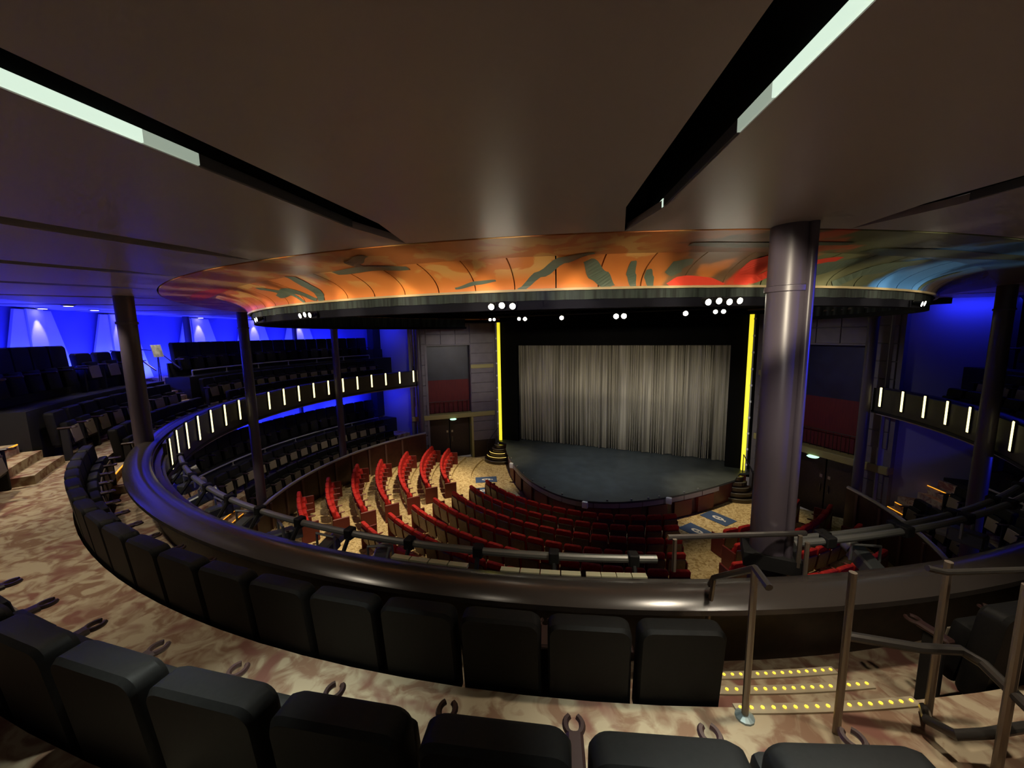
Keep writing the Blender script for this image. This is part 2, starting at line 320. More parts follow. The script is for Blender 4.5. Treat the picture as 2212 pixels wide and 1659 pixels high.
# ---- side walls beside the stage (45 degrees), with recessed boxes
def side_wall(sx):
    nm = 'wall_left' if sx < 0 else 'wall_right'
    A = Vector((6.4 * sx, 0, 0)); d = Vector((sx, -1, 0)).normalized(); n = Vector((-sx, -1, 0)).normalized()   # n faces the house
    ang = math.atan2(d.y, d.x)
    root = put(nm, None, kind='structure', label='grey panelled splayed wall %s of the stage with a red curtained box' % ('left' if sx < 0 else 'right'))
    root.location = A; root.rotation_euler = (0, 0, ang)
    flip = 1 if n.dot(Vector((-sin(ang), cos(ang), 0))) > 0 else -1     # local +y or -y faces the house
    def bx(name, s0, s1, t0, t1, z0, z1, m_, bev=0.0):
        y0, y1 = sorted((t0 * flip, t1 * flip)); g = G()
        if bev: g.add(*rbox(s0, s1, y0, y1, z0, z1, bev, 1))
        else: g.box(s0, s1, y0, y1, z0, z1)
        return put(name, g.me(name, m_), parent=root)
    bx('wall_backing', -0.1, 1.42, -0.5, -0.03, 0, 7.72, WALLP); bx('wall_backing', 3.84, 4.75, -0.5, -0.03, 0, 7.72, WALLP)
    bx('wall_backing', 1.42, 3.84, -0.5, -0.03, 6.5, 7.72, WALLP)
    bx('recess_back', 1.3, 3.95, -0.75, -0.62, 0, 6.6, BLACK)
    for k in range(12):          # pier panels in courses
        z0 = 1.0 + k * 0.56
        if abs(z0 - 2.6) < 0.3: continue
        bx('panel', 0.08, 1.40, -0.03, 0.02 + 0.008 * (k % 2), z0, z0 + 0.54, WALLP, 0.012)
    for k in range(12):
        z0 = 1.0 + k * 0.56
        if abs(z0 - 2.6) < 0.3: continue
        bx('panel', 3.86, 4.62, -0.03, 0.02, z0, z0 + 0.54, WALLP, 0.012)
    for k in range(2):
        for q in range(3): bx('panel', 1.44 + q * 0.80, 1.44 + q * 0.80 + 0.78, -0.03, 0.025, 6.56 + k * 0.56, 6.56 + k * 0.56 + 0.54, WALLP, 0.012)
    bx('ledge_band', 0.05, 4.75, -0.4, 0.08, 2.42, 2.68, OCHRE, 0.02)
    bx('pier_band', 0.06, 1.41, -0.03, 0.05, 5.18, 5.40, OCHRE, 0.02)
    bx('door_jamb', 1.34, 1.46, -0.5, 0.05, 0, 2.42, OCHRE); bx('door_jamb', 3.80, 3.92, -0.5, 0.05, 0, 6.5, WALLP)
    bx('dado', 0.08, 1.33, -0.03, 0.03, 0, 0.98, DKWOOD, 0.01)
    bx('red_drape', 1.44, 3.82, -0.60, -0.50, 2.68, 4.55, REDDR)
    bx('screen', 1.44, 3.82, -0.60, -0.50, 4.55, 6.5, NAVY)
    g = G()
    for k in range(9):
        s = 1.6 + k * 0.26; y = -0.30 * flip; g.tube([(s, y, 2.68), (s, y, 3.35)], 0.012, 6)
    y = -0.30 * flip; g.tube([(1.46, y, 3.35), (3.80, y, 3.35)], 0.018, 6)
    put('box_railing', g.me('box_railing', DKWOOD), parent=root)
    for q in range(2):           # pair of dark doors
        s0 = 1.50 + q * 1.16; bx('door_leaf', s0, s0 + 1.12, -0.58, -0.50, 0.02, 2.38, DKWOOD, 0.01)
        g = G(); y = -0.46 * flip; sh = s0 + (1.0 if q == 0 else 0.12); g.tube([(sh, y, 0.95), (sh, y, 1.25)], 0.02, 6); put('door_handle', g.me('door_handle', STEEL), parent=root)
        g = G(); g.box(sh - 0.05, sh + 0.05, -0.50 * flip - 0.02, -0.50 * flip + 0.02, 1.5, 1.62); put('door_plate', g.me('door_plate', STEEL), parent=root)
    return root, A, d, n
for sx in (-1, 1):
    root, A, d, n = side_wall(sx)
    g = G(); g.lathe([(0.01, -0.03), (0.15, -0.03), (0.19, 0.0), (0.15, 0.03), (0.01, 0.03)], 20)
    q = A + d * 2.5 + n * 0.05 + Vector((0, 0, 2.37))
    o = put('emergency_light', g.me('emergency_light', EXITL, True), loc=q, label='small oval greenish emergency lamp under the ochre ledge %s of the stage' % ('left' if sx < 0 else 'right'), cat='lamp')

# proscenium header, black masking round the curtain
g = G(); g.box(-6.5, 6.5, -0.25, 0.1, 7.72, 9.6)
put('proscenium_beam', g.me('proscenium_beam', PITCHB), kind='structure', label='black header above the stage opening')
g = G(); g.box(-6.3, -5.05, 0.15, 0.35, 0.94, 7.8); put('masking_wall', g.me('masking_wall', PITCHB), kind='structure')
g = G(); g.box(5.38, 6.3, 0.15, 0.35, 0.94, 7.8); put('masking_wall', g.me('masking_wall', PITCHB), kind='structure')
g = G(); g.box(-5.06, 5.39, 0.15, 0.30, 6.43, 7.8); put('masking_wall', g.me('masking_wall', PITCHB), kind='structure')
g = G(); g.box(-6.6, 6.6, 1.9, 2.0, 0, 8); put('wall_stage_back', g.me('wall_stage_back', PITCHB), kind='structure')
for sx in (-1, 1):   # black header over the splayed walls
    g = G(); a = Vector((6.3 * sx, 0.05)); b = Vector((10.3 * sx, -3.95))
    nn = Vector((-sx, -1)).normalized() * 0.06
    g.prism([a + nn, b + nn, b - nn * 6, a - nn * 6], 7.72, 9.6); put('header_wall', g.me('header_wall', PITCHB), kind='structure')

# ---- stage
def apron():
    pts = []
    for k in range(-30, 31):
        t = k / 30.0; w = 5.35 * math.copysign(abs(t) ** 0.8, t); pts.append((0.35 + w, -6.0 + 0.222 * abs(w) ** 1.8))
    return [(-6.2, -0.30), (-5.45, -0.50)] + pts + [(5.95, -0.50), (6.3, -0.30)]
ap = apron()
g = G(); g.prism([(-6.35, 1.9)] + ap + [(6.35, 1.9)], 0.86, 0.94); put('stage_floor', g.me('stage_floor', STAGEF), kind='structure', label='dark slate stage floor with rounded apron')
g = G(); q = apron(); g.prism([(-6.3, 1.8)] + [(x * .985, y + .07) for x, y in q] + [(6.3, 1.8)], 0.0, 0.86); sw = put('stage_front_wall', g.me('stage_front_wall', mat('stage_red_front', (0.075, 0.012, 0.010), 0.4, var=0.3, vscale=5)), kind='structure', label='dark red curved front of the stage')
LIPM = mat('lip_panel', (0.30, 0.255, 0.25), 0.4)
for k in range(6, len(ap) - 7, 4):      # pale lip panels round the apron edge
    g = G()
    for i in range(k, min(k + 4, len(ap) - 7)):
        (x0, y0), (x1, y1) = ap[i], ap[i + 1]
        if i == k: x0 += (x1 - x0) * .12; y0 += (y1 - y0) * .12
        v = [(x0, y0 - .012, .70), (x1, y1 - .012, .70), (x1, y1 - .012, .87), (x0, y0 - .012, .87), (x0, y0 + .05, .70), (x1, y1 + .05, .70), (x1, y1 + .05, .87), (x0, y0 + .05, .87)]
        g.add(v, [(0, 1, 2, 3), (4, 7, 6, 5), (3, 2, 6, 7), (0, 4, 5, 1)])
    g2 = put('lip_panel', g.me('lip_panel', LIPM), parent=sw)
# front panels of the stage wall
for k in range(8, len(ap) - 9, 5):
    (x0, y0), (x1, y1) = ap[k], ap[k + 4]; g = G()
    t = (Vector((x1, y1)) - Vector((x0, y0))); n_ = Vector((t.y, -t.x)).normalized()
    a = Vector((x0, y0)) * 1.0 + n_ * 0.0 + t * 0.05; b = Vector((x1, y1)) - t * 0.05
    g.prism([a + n_ * .0, b + n_ * .0, b - n_ * .15, a - n_ * .15], 0.05, 0.66); put('front_panel', g.me('front_panel', ENDP), parent=sw)

# ---- painted cove ring round the well
def cove_prof(t):   # t 0..1 flat part, 1..2 curved part
    if t <= 1: return (9.72 - 0.77 * t, 7.875 - 0.012 * t)
    a0 = rad(30); a = a0 + (t - 1) * (pi / 2 - a0); return (8.95 - 0.50 * (sin(a) - sin(a0)) / (1 - sin(a0)), 7.593 + 0.27 * cos(a) / cos(a0))
prof = [cove_prof(i / 6) for i in range(7)]
soff = prof + [(8.95, 8.05), (9.72, 8.05)]
cove = sweep_obj('painted_cove', [soff], MURAL, [(-180, 180)], per=1.2, kind='structure', label='orange painted cove ring curving down round the auditorium ceiling opening')
cs = [cove_prof(1 + i / 8) for i in range(9)]
def panel_mesh(w, inset):
    g = G(); pr = [(r + 0.0, z) for r, z in cs] + [(r - 0.06, z + 0.03) for r, z in reversed(cs)]
    g.sweep(pr, -w / 2 + inset, w / 2 - inset, 3, (0, 0)); return g.me('cove_panel', MURAL, True)
pm = panel_mesh(3.2, 0.045)
for k in range(-26, 30):
    th = 20.1 + 1.6 + 3.2 * k
    put('cove_panel', pm, parent=cove, loc=(CX, CY, 0), rotz=rad(th))
sweep_obj('cove_edge_trim', [[(8.42, 7.575), (8.46, 7.575), (8.47, 7.6), (8.42, 7.6)]], mat('cove_edge_gold', (0.5, 0.4, 0.22), 0.4), [(-95, 120)], kind='structure')
sweep_obj('cove_shadow_trim', [R(9.72, 9.78, 7.90, 8.05)], PITCHB, [(-180, 180)], per=3, kind='structure')
# painted leaves and stems on the cove
def motif(name, pts, width, col, par=cove):
    """strip painted on the cove; pts are (theta, t) with t as in cove_prof"""
    g = G(); M_ = mat('mural_' + name, col, 0.5); N_ = 14; top = []; bot = []
    for i in range(N_ + 1):
        u = i / N_ * (len(pts) - 1); j = min(int(u), len(pts) - 2); fr = u - j
        fr2 = fr * fr * (3 - 2 * fr) if len(pts) > 2 else fr
        th = pts[j][0] + (pts[j + 1][0] - pts[j][0]) * fr; t = pts[j][1] + (pts[j + 1][1] - pts[j][1]) * fr2
        w = width * (0.25 + 0.75 * sin(pi * (0.12 + 0.80 * i / N_)))
        # direction in (arc, t) to offset across the stroke
        thn = pts[j + 1][0] - pts[j][0]; tn = (pts[j + 1][1] - pts[j][1]); L_ = math.hypot(thn * .15, tn * .5) or 1
        oth, ot = tn * .5 / L_ * w / .15, -thn * .15 / L_ * w / .5
        for s_, arr in ((1, top), (-1, bot)):
            tt = min(max(t + s_ * ot, 0.02), 1.99); r, z = cove_prof(tt); arr.append((th + s_ * oth, r + (0.006 if tt > 1 else 0), z - (0.006 if tt < 1.6 else 0.002)))
    v = [P(a, r, z) for a, r, z in top] + [P(a, r, z) for a, r, z in bot]
    k = N_ + 1; f = [(i, i + 1, k + i + 1, k + i) for i in range(N_)]
    g.add(v, f); put(name, g.me(name, M_, fix=False), parent=par)
GRN = (0.11, 0.145, 0.10); LGR = (0.20, 0.28, 0.11); REDP = (0.75, 0.06, 0.03); YELP = (0.72, 0.42, 0.10)
motif('painted_leaf', [(24.3, 1.99), (23.2, 1.6), (22.2, 1.15)], 0.10, GRN)
motif('painted_leaf', [(26.0, 1.99), (25.6, 1.6), (25.3, 1.2)], 0.05, LGR)
motif('painted_leaf', [(27.3, 1.99), (27.0, 1.7), (26.7, 1.45)], 0.05, GRN)
motif('painted_stem', [(17.2, 1.99), (19.0, 1.5), (20.6, 1.12), (22.5, 0.9)], 0.055, GRN)
motif('painted_stem', [(-3.0, 1.99), (-2.4, 1.6), (-2.6, 1.3), (-1.6, 0.95)], 0.10, GRN)
motif('painted_stem', [(-9.5, 1.6), (-6.0, 1.45), (-3.4, 1.9)], 0.07, GRN)
motif('painted_stem', [(-10.0, 1.2), (-7.0, 1.5), (-5.5, 1.95)], 0.05, GRN)
motif('painted_stem', [(3.0, 1.05), (6.5, 0.97), (9.5, 1.1)], 0.06, GRN)
motif('painted_stem', [(6.0, 1.0), (6.8, 0.6), (9.0, 0.3)], 0.06, GRN)
motif('painted_petal', [(28.6, 1.99), (29.5, 1.85), (31.5, 1.9), (33.0, 1.99)], 0.10, REDP)
motif('painted_petal', [(34.3, 1.95), (34.6, 1.5), (33.8, 1.15)], 0.14, REDP)
motif('painted_petal', [(35.0, 1.85), (37.0, 1.45), (40.2, 1.15)], 0.08, (0.72, 0.13, 0.04))
motif('painted_leaf', [(37.5, 1.9), (40.0, 1.45), (42.5, 1.2)], 0.12, LGR)
motif('painted_leaf', [(43.0, 1.9), (46.0, 1.35), (49.0, 1.1)], 0.10, (0.30, 0.30, 0.14))
motif('painted_stem', [(57.0, 1.97), (57.5, 1.6), (58.5, 1.2)], 0.07, (0.45, 0.18, 0.05))
motif('painted_leaf', [(29.0, 1.6), (28.3, 1.4), (29.4, 1.25)], 0.09, LGR)
motif('painted_leaf', [(12.0, 1.85), (14.0, 1.7), (15.5, 1.65)], 0.03, (0.30, 0.26, 0.10))
motif('painted_stem', [(27.5, 0.55), (31, 0.62), (37, 0.5)], 0.06, GRN)
motif('painted_stem', [(40, 0.75), (48, 0.7), (58, 0.4)], 0.09, (0.03, 0.03, 0.02))
motif('painted_petal', [(-30, 0.6), (-22, 0.75), (-14, 0.9)], 0.10, (0.40, 0.20, 0.07))

# well above: drape ring, dark dome, lighting ring beam below the cove
g = G(); N_ = 720; top = []; bot = []
for i in range(N_ + 1):
    a = -125 + 250 * i / N_; w = 8.385 + 0.014 * sin(i * 0.9) + 0.010 * sin(i * 0.37)
    bot.append(P(a, w, 7.476)); top.append(P(a, w, 7.88))
g.add(bot + top, [(i, i + 1, N_ + 2 + i, N_ + 1 + i) for i in range(N_)])
put('well_drape', g.me('well_drape', DRAPE, True, False), label='dark teal pleated drape hanging inside the ceiling ring', cat='drape')
sweep_obj('well_wall', [R(8.30, 8.36, 7.89, 9.6)], PITCHB, [(-180, 180)], per=4, kind='structure')
g = G(); g.sweep([(0.01, 9.6), (8.5, 9.6), (8.5, 9.7), (0.01, 9.7)], -180, 180, 60); put('dome_ceiling', g.me('dome_ceiling', PITCHB), kind='structure')
sweep_obj('lighting_ring_beam', [R(8.20, 8.37, 7.375, 7.475)], mat('ring_beam_paint', (0.006, 0.006, 0.010), 0.8, spec=0.1), [(-125, 125)], per=2, kind='structure', label='dark curved lighting ring beam just under the painted cove')

# ---- balcony ceiling in radial panels with recessed light slots
SL = [12.6 + 10.7 * k for k in range(-11, 10)]      # slot centre angles
ceil = put('ceiling', None, kind='structure', label='brown grey satin balcony ceiling in radial panels')
HW = 0.125
def rad_quad(th, w0, w1, r0, r1):
    """corners of a radial strip centred on th, half widths offset w0..w1 (metres, + to larger theta)"""
    a = rad(th); d = Vector((sin(a), -cos(a))); t = Vector((cos(a), sin(a))); c = Vector((CX, CY))
    return [c + d * r0 + t * w0, c + d * r1 + t * w0, c + d * r1 + t * w1, c + d * r0 + t * w1]
for i, th in enumerate(SL[:-1]):
    th2 = SL[i + 1]; pts = []
    nseg = 10
    def edge(thc, side, r):     # point on the slot edge at radius r
        a = rad(thc); d = Vector((sin(a), -cos(a))); t = Vector((cos(a), sin(a))); w = HW * min(1.0, max(0.0, (r - 9.74) / 0.60))
        return Vector((CX, CY)) + d * math.sqrt(max(r * r - w * w, 0)) + t * (w * side)
    rs = [9.74, 9.80, 9.9, 10.0, 10.12, 10.34, 11.0, 12.0, 14.6]
    A_ = [edge(th, 1, r) for r in rs]; B_ = [edge(th2, -1, r) for r in rs]
    v = []; f = []
    for z in (7.88, 7.93):
        for a, b in zip(A_, B_):
            ra = (a - Vector((CX, CY))); rb = (b - Vector((CX, CY))); aa = math.atan2(ra.x, -ra.y); ab = math.atan2(rb.x, -rb.y)
            if ab < aa: ab += 2 * pi
            rr = ra.length
            for k in range(nseg + 1):
                an = aa + (ab - aa) * k / nseg; v.append((CX + rr * sin(an), CY - rr * cos(an), z))
    n1 = nseg + 1; n2 = n1 * len(rs)
    for L_ in range(2):
        for j in range(len(rs) - 1):
            for k in range(nseg):
                q = (L_ * n2 + j * n1 + k, L_ * n2 + j * n1 + k + 1, L_ * n2 + (j + 1) * n1 + k + 1, L_ * n2 + (j + 1) * n1 + k); f.append(q)
    for j in range(len(rs) - 1):
        for k in (0, nseg): f.append((j * n1 + k, (j + 1) * n1 + k, n2 + (j + 1) * n1 + k, n2 + j * n1 + k))
    for k in range(nseg):
        for j in (0, len(rs) - 1): f.append((j * n1 + k, j * n1 + k + 1, n2 + j * n1 + k + 1, n2 + j * n1 + k))
    g = G(); g.add(v, f); put('ceiling_panel', g.me('ceiling_panel', CEIL), parent=ceil)
# slot boxes
SLOTW = mat('slot_black', (0.004, 0.004, 0.004), 0.8, spec=0.1)
for th in SL[:-1]:
    g = G()
    q = rad_quad(th, -HW - 0.03, HW + 0.03, 9.76, 14.6); g.prism([tuple(p) for p in q], 8.25, 8.28)
    for s in (-1, 1):
        q = rad_quad(th, s * (HW + 0.005), s * (HW + 0.03), 9.76, 14.6); g.prism([tuple(p) for p in q], 7.94, 8.25)
    put('slot_box', g.me('slot_box', SLOTW), parent=ceil)
# diffuser strips in the slots either side of the camera panel
def diff(th, s, r0, r1, m_, lab):
    q = rad_quad(th, s * (HW - 0.012), s * (HW + 0.004), r0, r1); g = G(); g.prism([tuple(p) for p in q], 7.885, 7.936)
    put('slot_light', g.me('slot_light', m_), parent=ceil, label=lab)
TL = 12.6; TR = 12.6 + 10.7
diff(TL, -1, 11.60, 14.4, SLOT1, 'long bright greenish white slot light in the ceiling at upper left')
diff(TL, -1, 11.38, 11.60, SLOT2, 'end of the ceiling slot light at upper left, glow stepped down to fade')
diff(TL, -1, 10.3, 11.38, SLOT3, 'unlit stretch of the ceiling slot light at upper left')
diff(TR, 1, 11.45, 14.4, SLOT1, 'long bright greenish white slot light in the ceiling at upper right')
diff(TR, 1, 11.22, 11.45, SLOT2, 'end of the ceiling slot light at upper right, glow stepped down to fade')
diff(TR, 1, 10.32, 11.22, SLOT3, 'unlit stretch of the ceiling slot light at upper right')
diff(TR, 1, 10.0, 10.30, SLOT1, 'short bright piece of slot light beside the painted cove, upper right')
diff(TR + 10.7, 1, 10.4, 14.4, SLOT3, 'unlit slot light in the ceiling beside the big column')

# ---- balcony floors, risers, parapet
fl = put('balcony_floor', None, kind='structure', label='tan and rust patterned carpet floor of the balcony in stepped rows')
def fsweep(name, prof, a0, a1, m_=CARPET, par=fl):
    g = G(); g.sweep(prof, a0, a1, max(2, int(abs(a1 - a0) / 2))); return put(name, g.me(name, m_), parent=par)
AISLES = [(-30.6, -24.2), (25.4, 31.4), (-59.5, -54.5)]
fsweep('front_row_tread', R(10.0, 10.92, 4.40, 4.5), -112, 112)
fsweep('first_row_tread', R(10.9, 11.97, 4.40, 4.92), -24.2, 25.4); fsweep('back_row_tread', R(11.95, 14.6, 4.40, 5.35), -24.2, 31.4)
for a0, a1 in ((-111, -59.5), (-54.5, -30.6), (31.4, 111)):
    fsweep('first_row_tread', R(10.9, 11.85, 4.40, 4.92), a0, a1); fsweep('back_row_tread', R(11.85, 12.55, 4.40, 5.9), a0, a1, BLACK); fsweep('back_aisle_tread', R(12.55, 13.4, 4.40, 5.9), a0, a1)
    fsweep('light_baffle', R(12.40, 12.44, 5.9, 6.35), a0, a1, BLACK)  # board added under the high back seats to stop the blue wash
for a0, a1 in AISLES:
    low = a1 < -40
    for r0, r1, z in ((10.4, 10.66, 4.64), (10.65, 10.91, 4.78), (10.9, 11.45, 4.92), (11.44, 11.70, 5.06), (11.69, 11.96, 5.20)):
        fsweep('stair_tread', R(r0, r1, 4.40, z), a0, a1)
    if low or a0 < -20:
        for k in range(4): fsweep('stair_tread', R(11.95 + .25 * k, 12.21 + .25 * k, 4.40, 5.35 + .14 * k), a0, a1)
        fsweep('back_row_tread', R(12.94, 14.6, 4.40, 5.9), a0, a1)
for a0, a1 in ((-111, -59.5), (-54.5, -30.6), (31.4, 111)):
    fsweep('riser_panel', R(11.80, 11.852, 4.93, 5.895), a0, a1, BLACK)
for a0, a1 in ((-112, -57.5), (78, 104.5)): pass
# nosings with amber dots (balcony stairs)
def nosing(par, r, z, a0, a1, nd=17, bright=True, out=0.0, full=None):
    g = G(); g.sweep(R(r - 0.015, r + 0.045, z + 0.0005, z + 0.012), a0, a1, 8); o = put('step_nosing', g.me('step_nosing', mat('nosing_metal', (0.42, 0.36, 0.25), 0.5)), parent=par)
    g = G()
    if full: g.sweep(R(r - 0.020, r - 0.008, z - 0.006, z + 0.014), a0, a1, 8)
    else:
        for k in range(nd):
            a = a0 + (a1 - a0) * (k + .5) / nd; q = P(a, r + 0.012, z + 0.012)
            g.lathe([(0.001, q.z), (0.010, q.z + 0.001), (0.010, q.z + 0.005), (0.001, q.z + 0.006)], 6, q.x, q.y)
    put('amber_lights', g.me('amber_lights', NOSE if full else DOT), parent=o)
for r, z in ((10.4, 4.64), (10.65, 4.78), (10.9, 4.92)): nosing(fl, r, z, 25.55, 31.2)
for r, z in ((10.65, 4.78), (10.9, 4.92), (11.95, 5.35)): nosing(fl, r, z, -30.3, -24.4, full=True)

par = sweep_obj('parapet_wall', [R(9.98, 10.07, 4.40, 5.05), R(10.07, 10.14, 4.40, 5.12)], DKWOOD, [(-112, 112)], kind='structure', label='dark wooden balcony parapet wall curving round the auditorium')
lp = [(10.08, 5.10), (10.09, 5.16), (10.13, 5.20), (10.24, 5.22), (10.35, 5.20), (10.41, 5.15), (10.41, 5.11), (10.37, 5.08)]
sweep_obj('ledge_trim', [lp], LEDGE, [(-112, 112)], per=1.0, kind='structure', label='broad rounded dark lacquered ledge on top of the balcony parapet')
sweep_obj('fascia_trim', [R(9.93, 9.985, 4.50, 5.2)], FASCIA, [(-112, -26), (64, 112)], kind='structure', label='dark balcony front with upright light bars')
sweep_obj('fascia_low_trim', [R(9.93, 9.985, 4.50, 4.99)], FASCIA, [(-26, 64)], kind='structure')
sweep_obj('fascia_base_trim', [R(9.91, 9.99, 4.44, 4.50)], BLACK, [(-112, 112)], kind='structure')
ORD = ['first', 'second', 'third', 'fourth', 'fifth', 'sixth', 'seventh', 'eighth', 'ninth', 'tenth', 'eleventh', 'twelfth', 'thirteenth', 'fourteenth', 'fifteenth', 'sixteenth', 'seventeenth', 'eighteenth', 'nineteenth', 'twentieth', 'twenty-first', 'twenty-second', 'twenty-third', 'twenty-fourth', 'twenty-fifth', 'twenty-sixth']
g = G(); g.add(*rbox(-0.042, 0.042, -0.02, 0.02, -0.30, 0.30, 0.015, 2)); lm = g.me('light_bar', LED, True)
g = G(); g.add(*rbox(-0.055, 0.055, -0.01, 0.03, -0.32, 0.32, 0.01, 1)); lb = g.me('light_bar_mount', BLACK)
for side in (-1, 1):
    for k in range(19 if side < 0 else 7):
        th = side * (110.2 - 4.62 * k)
        t = thing('fascia_light_bar', 'glowing upright light bar, %s from the stage on the %s balcony front' % (ORD[k], 'left' if side < 0 else 'right'), 'light', P(th, 9.91, 4.95), rad(th), 'upright light bars on the balcony fronts')
        put('light_tube', lm, parent=t); put('bar_mount', lb, parent=t, loc=(0, -0.02, 0))

# ---- lower tier (left and right)
lf = put('lower_tier_floor', None, kind='structure', label='carpeted stepped floor of the lower side tier')
for a0, a1 in ((-112, -42), (78, 112)):
    fsweep('front_row_tread', R(9.5, 10.8, 0.0, 1.3), a0, a1, par=lf)
    fsweep('first_row_tread', R(10.78, 11.72, 0.0, 1.75), a0, a1, par=lf); fsweep('back_row_tread', R(11.70, 12.4, 0.0, 2.52), a0, a1, BLACK, lf); fsweep('back_aisle_tread', R(12.4, 13.4, 0.0, 2.52), a0, a1, par=lf)
    fsweep('light_baffle', R(12.25, 12.29, 2.52, 3.0), max(a0, -104) if a0 < 0 else a0, min(a1, -58) if a0 < 0 else a1, BLACK, lf); fsweep('riser_panel', R(11.66, 11.705, 1.76, 2.515), max(a0, -111) if a0 < 0 else a0, min(a1, -57.6) if a0 < 0 else 104.4, BLACK, lf)  # first sweep is a board added to block blue light under the seats
for a0, a1 in ((-57.5, -52), (104.5, 110)):
    for r0, r1, z in ((10.4, 10.62, 1.45), (10.6, 10.82, 1.6), (11.2, 11.42, 1.95), (11.4, 11.62, 2.2), (11.6, 11.82, 2.42)):
        fsweep('stair_tread', R(r0, r1, 0.5, z), a0, a1, par=lf)
    for r0, z in ((10.4, 1.45), (10.6, 1.6), (11.4, 2.2)): nosing(lf, r0, z, a0 + .2, a1 - .2, full=True)
tw = sweep_obj('tier_front_wall', [R(9.42, 9.52, 0.0, 1.86)], mat('tier_wood', (0.06, 0.022, 0.014), 0.4, var=0.3, vscale=5), [(-112, -42), (78, 112)], kind='structure', label='dark red brown wooden wall in front of the lower tier')
g = G(); g.box(-0.05, 0.05, -0.02, 0.03, 0.1, 1.84); sm = g.me('wall_pilaster', mat('pilaster_brown', (0.12, 0.06, 0.05), 0.5))
for k in range(12):
    th = -(103.3 - 5.9 * k)
    if th < -42: put('wall_pilaster', sm, parent=tw, loc=P(th, 9.41), rotz=rad(th))
for k in range(6): put('wall_pilaster', sm, parent=tw, loc=P(109 - 5.9 * k, 9.41), rotz=rad(109 - 5.9 * k))
for nm, a0, a1, lab in (('left', -112, -42, 'smooth rounded rail on the lower tier wall left of the stalls, catching blue light'), ('right', 78, 112, 'smooth rounded rail on the lower tier wall right of the stalls')):
    g = G(); g.tube([P(a0 + (a1 - a0) * i / 40, 9.47, 1.90) for i in range(41)], 0.055, 10)
    put('tier_rail', g.me('tier_rail', mat('rail_satin', (0.42, 0.40, 0.45), 0.3, 0.5), True), label=lab, cat='rail')
# underside of the balcony
sweep_obj('underbalcony_ceiling', [R(10.0, 13.4, 4.37, 4.398)], CEIL, [(-112, -35), (35, 112)], per=3, kind='structure')

# ---- back walls and end walls
bw = sweep_obj('wall_back_left', [R(13.3, 13.45, 5.0, 7.95)], WALLB, [(-112, -28)], kind='structure', label='curved back wall of the balcony glowing saturated blue')
sweep_obj('wall_back_left_lower', [R(13.3, 13.45, 2.0, 4.4)], WALLB, [(-112, -40)], kind='structure', label='curved blue lit back wall of the lower tier')
sweep_obj('wall_back_right', [R(13.3, 13.45, 2.0, 7.95)], WALLD, [(60, 112)], kind='structure', label='dark blue back wall of the right side tiers')
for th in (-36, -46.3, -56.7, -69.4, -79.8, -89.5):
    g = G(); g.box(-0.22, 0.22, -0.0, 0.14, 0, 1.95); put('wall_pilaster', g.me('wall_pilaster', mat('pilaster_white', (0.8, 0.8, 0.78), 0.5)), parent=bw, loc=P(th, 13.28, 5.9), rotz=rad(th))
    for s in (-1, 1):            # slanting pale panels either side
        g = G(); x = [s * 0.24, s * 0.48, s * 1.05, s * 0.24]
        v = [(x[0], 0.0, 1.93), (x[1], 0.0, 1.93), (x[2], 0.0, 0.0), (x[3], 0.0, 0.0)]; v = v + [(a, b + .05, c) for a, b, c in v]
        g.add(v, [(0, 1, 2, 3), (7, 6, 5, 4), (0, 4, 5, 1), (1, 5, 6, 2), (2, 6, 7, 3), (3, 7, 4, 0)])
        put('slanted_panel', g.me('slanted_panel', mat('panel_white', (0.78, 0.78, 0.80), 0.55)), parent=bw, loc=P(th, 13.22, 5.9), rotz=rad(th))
for sx in (-1, 1):
    g = G(); g.box(min(9.5 * sx, 13.8 * sx), max(9.5 * sx, 13.8 * sx), -3.2, -3.0, 0, 7.95)
    put('wall_end_left' if sx < 0 else 'wall_end_right', g.me('end_wall', WALLD), kind='structure', label='blue lit end wall of the tiers on the %s' % ('left' if sx < 0 else 'right'))
    g = G(); g.box(min(11.9 * sx, 12.35 * sx), max(11.9 * sx, 12.35 * sx), -3.7, -3.2, 2.6, 7.88)
    put('end_pier_wall', g.me('end_pier_wall', BLACK), kind='structure')

# ---- columns
def column(th, r, z0, lab, rr=0.14, conduit=False):
    t = put('support_column', None, None, P(th, r, 0), 0, 'structure', lab)
    g = G(); g.lathe([(rr, z0), (rr, 7.88)], 28); put('shaft', g.me('shaft', COLM, True), parent=t)
    g = G(); g.lathe([(rr + .002, 7.38), (rr + .016, 7.385), (rr + .016, 7.425), (rr + .002, 7.43)], 28); put('collar', g.me('collar', COLM, True), parent=t)
    if conduit:
        a = rad(th) ; dx, dy = cos(a) * 0.12 + 0.03, -0.10 + sin(a) * 0.1
        g = G(); g.tube([(0.125, -0.085, 5.2), (0.125, -0.085, 7.88)], 0.035, 12); put('conduit', g.me('conduit', COLM, True), parent=t)
        g = G(); g.box(-0.19, 0.22, -0.17, 0.17, 5.12, 5.24); put('base_block', g.me('base_block', BLACK), parent=t)
column(30.75, 9.80, 1.0, 'big lavender grey column standing before the balcony ledge, nearest the camera', 0.14, True)
column(-28.4, 10.28, 1.0, 'near left grey column with dark blue stripe at the bend of the ledge', 0.14)
column(-57.0, 9.75, 1.2, 'grey column second from the left, beside the lower tier stairs', 0.14)
column(-84.7, 9.75, 1.2, 'slim grey column on the left tiers, third from the left', 0.14)
column(-111.8, 9.75, 1.2, 'pale lilac column where the left balcony meets the stage wall', 0.14)
column(85.6, 9.75, 1.2, 'grey column with blue edge at the right border of the view', 0.14)
column(112.2, 9.75, 1.2, 'grey blue edged column where the right balcony meets the stage wall', 0.14)
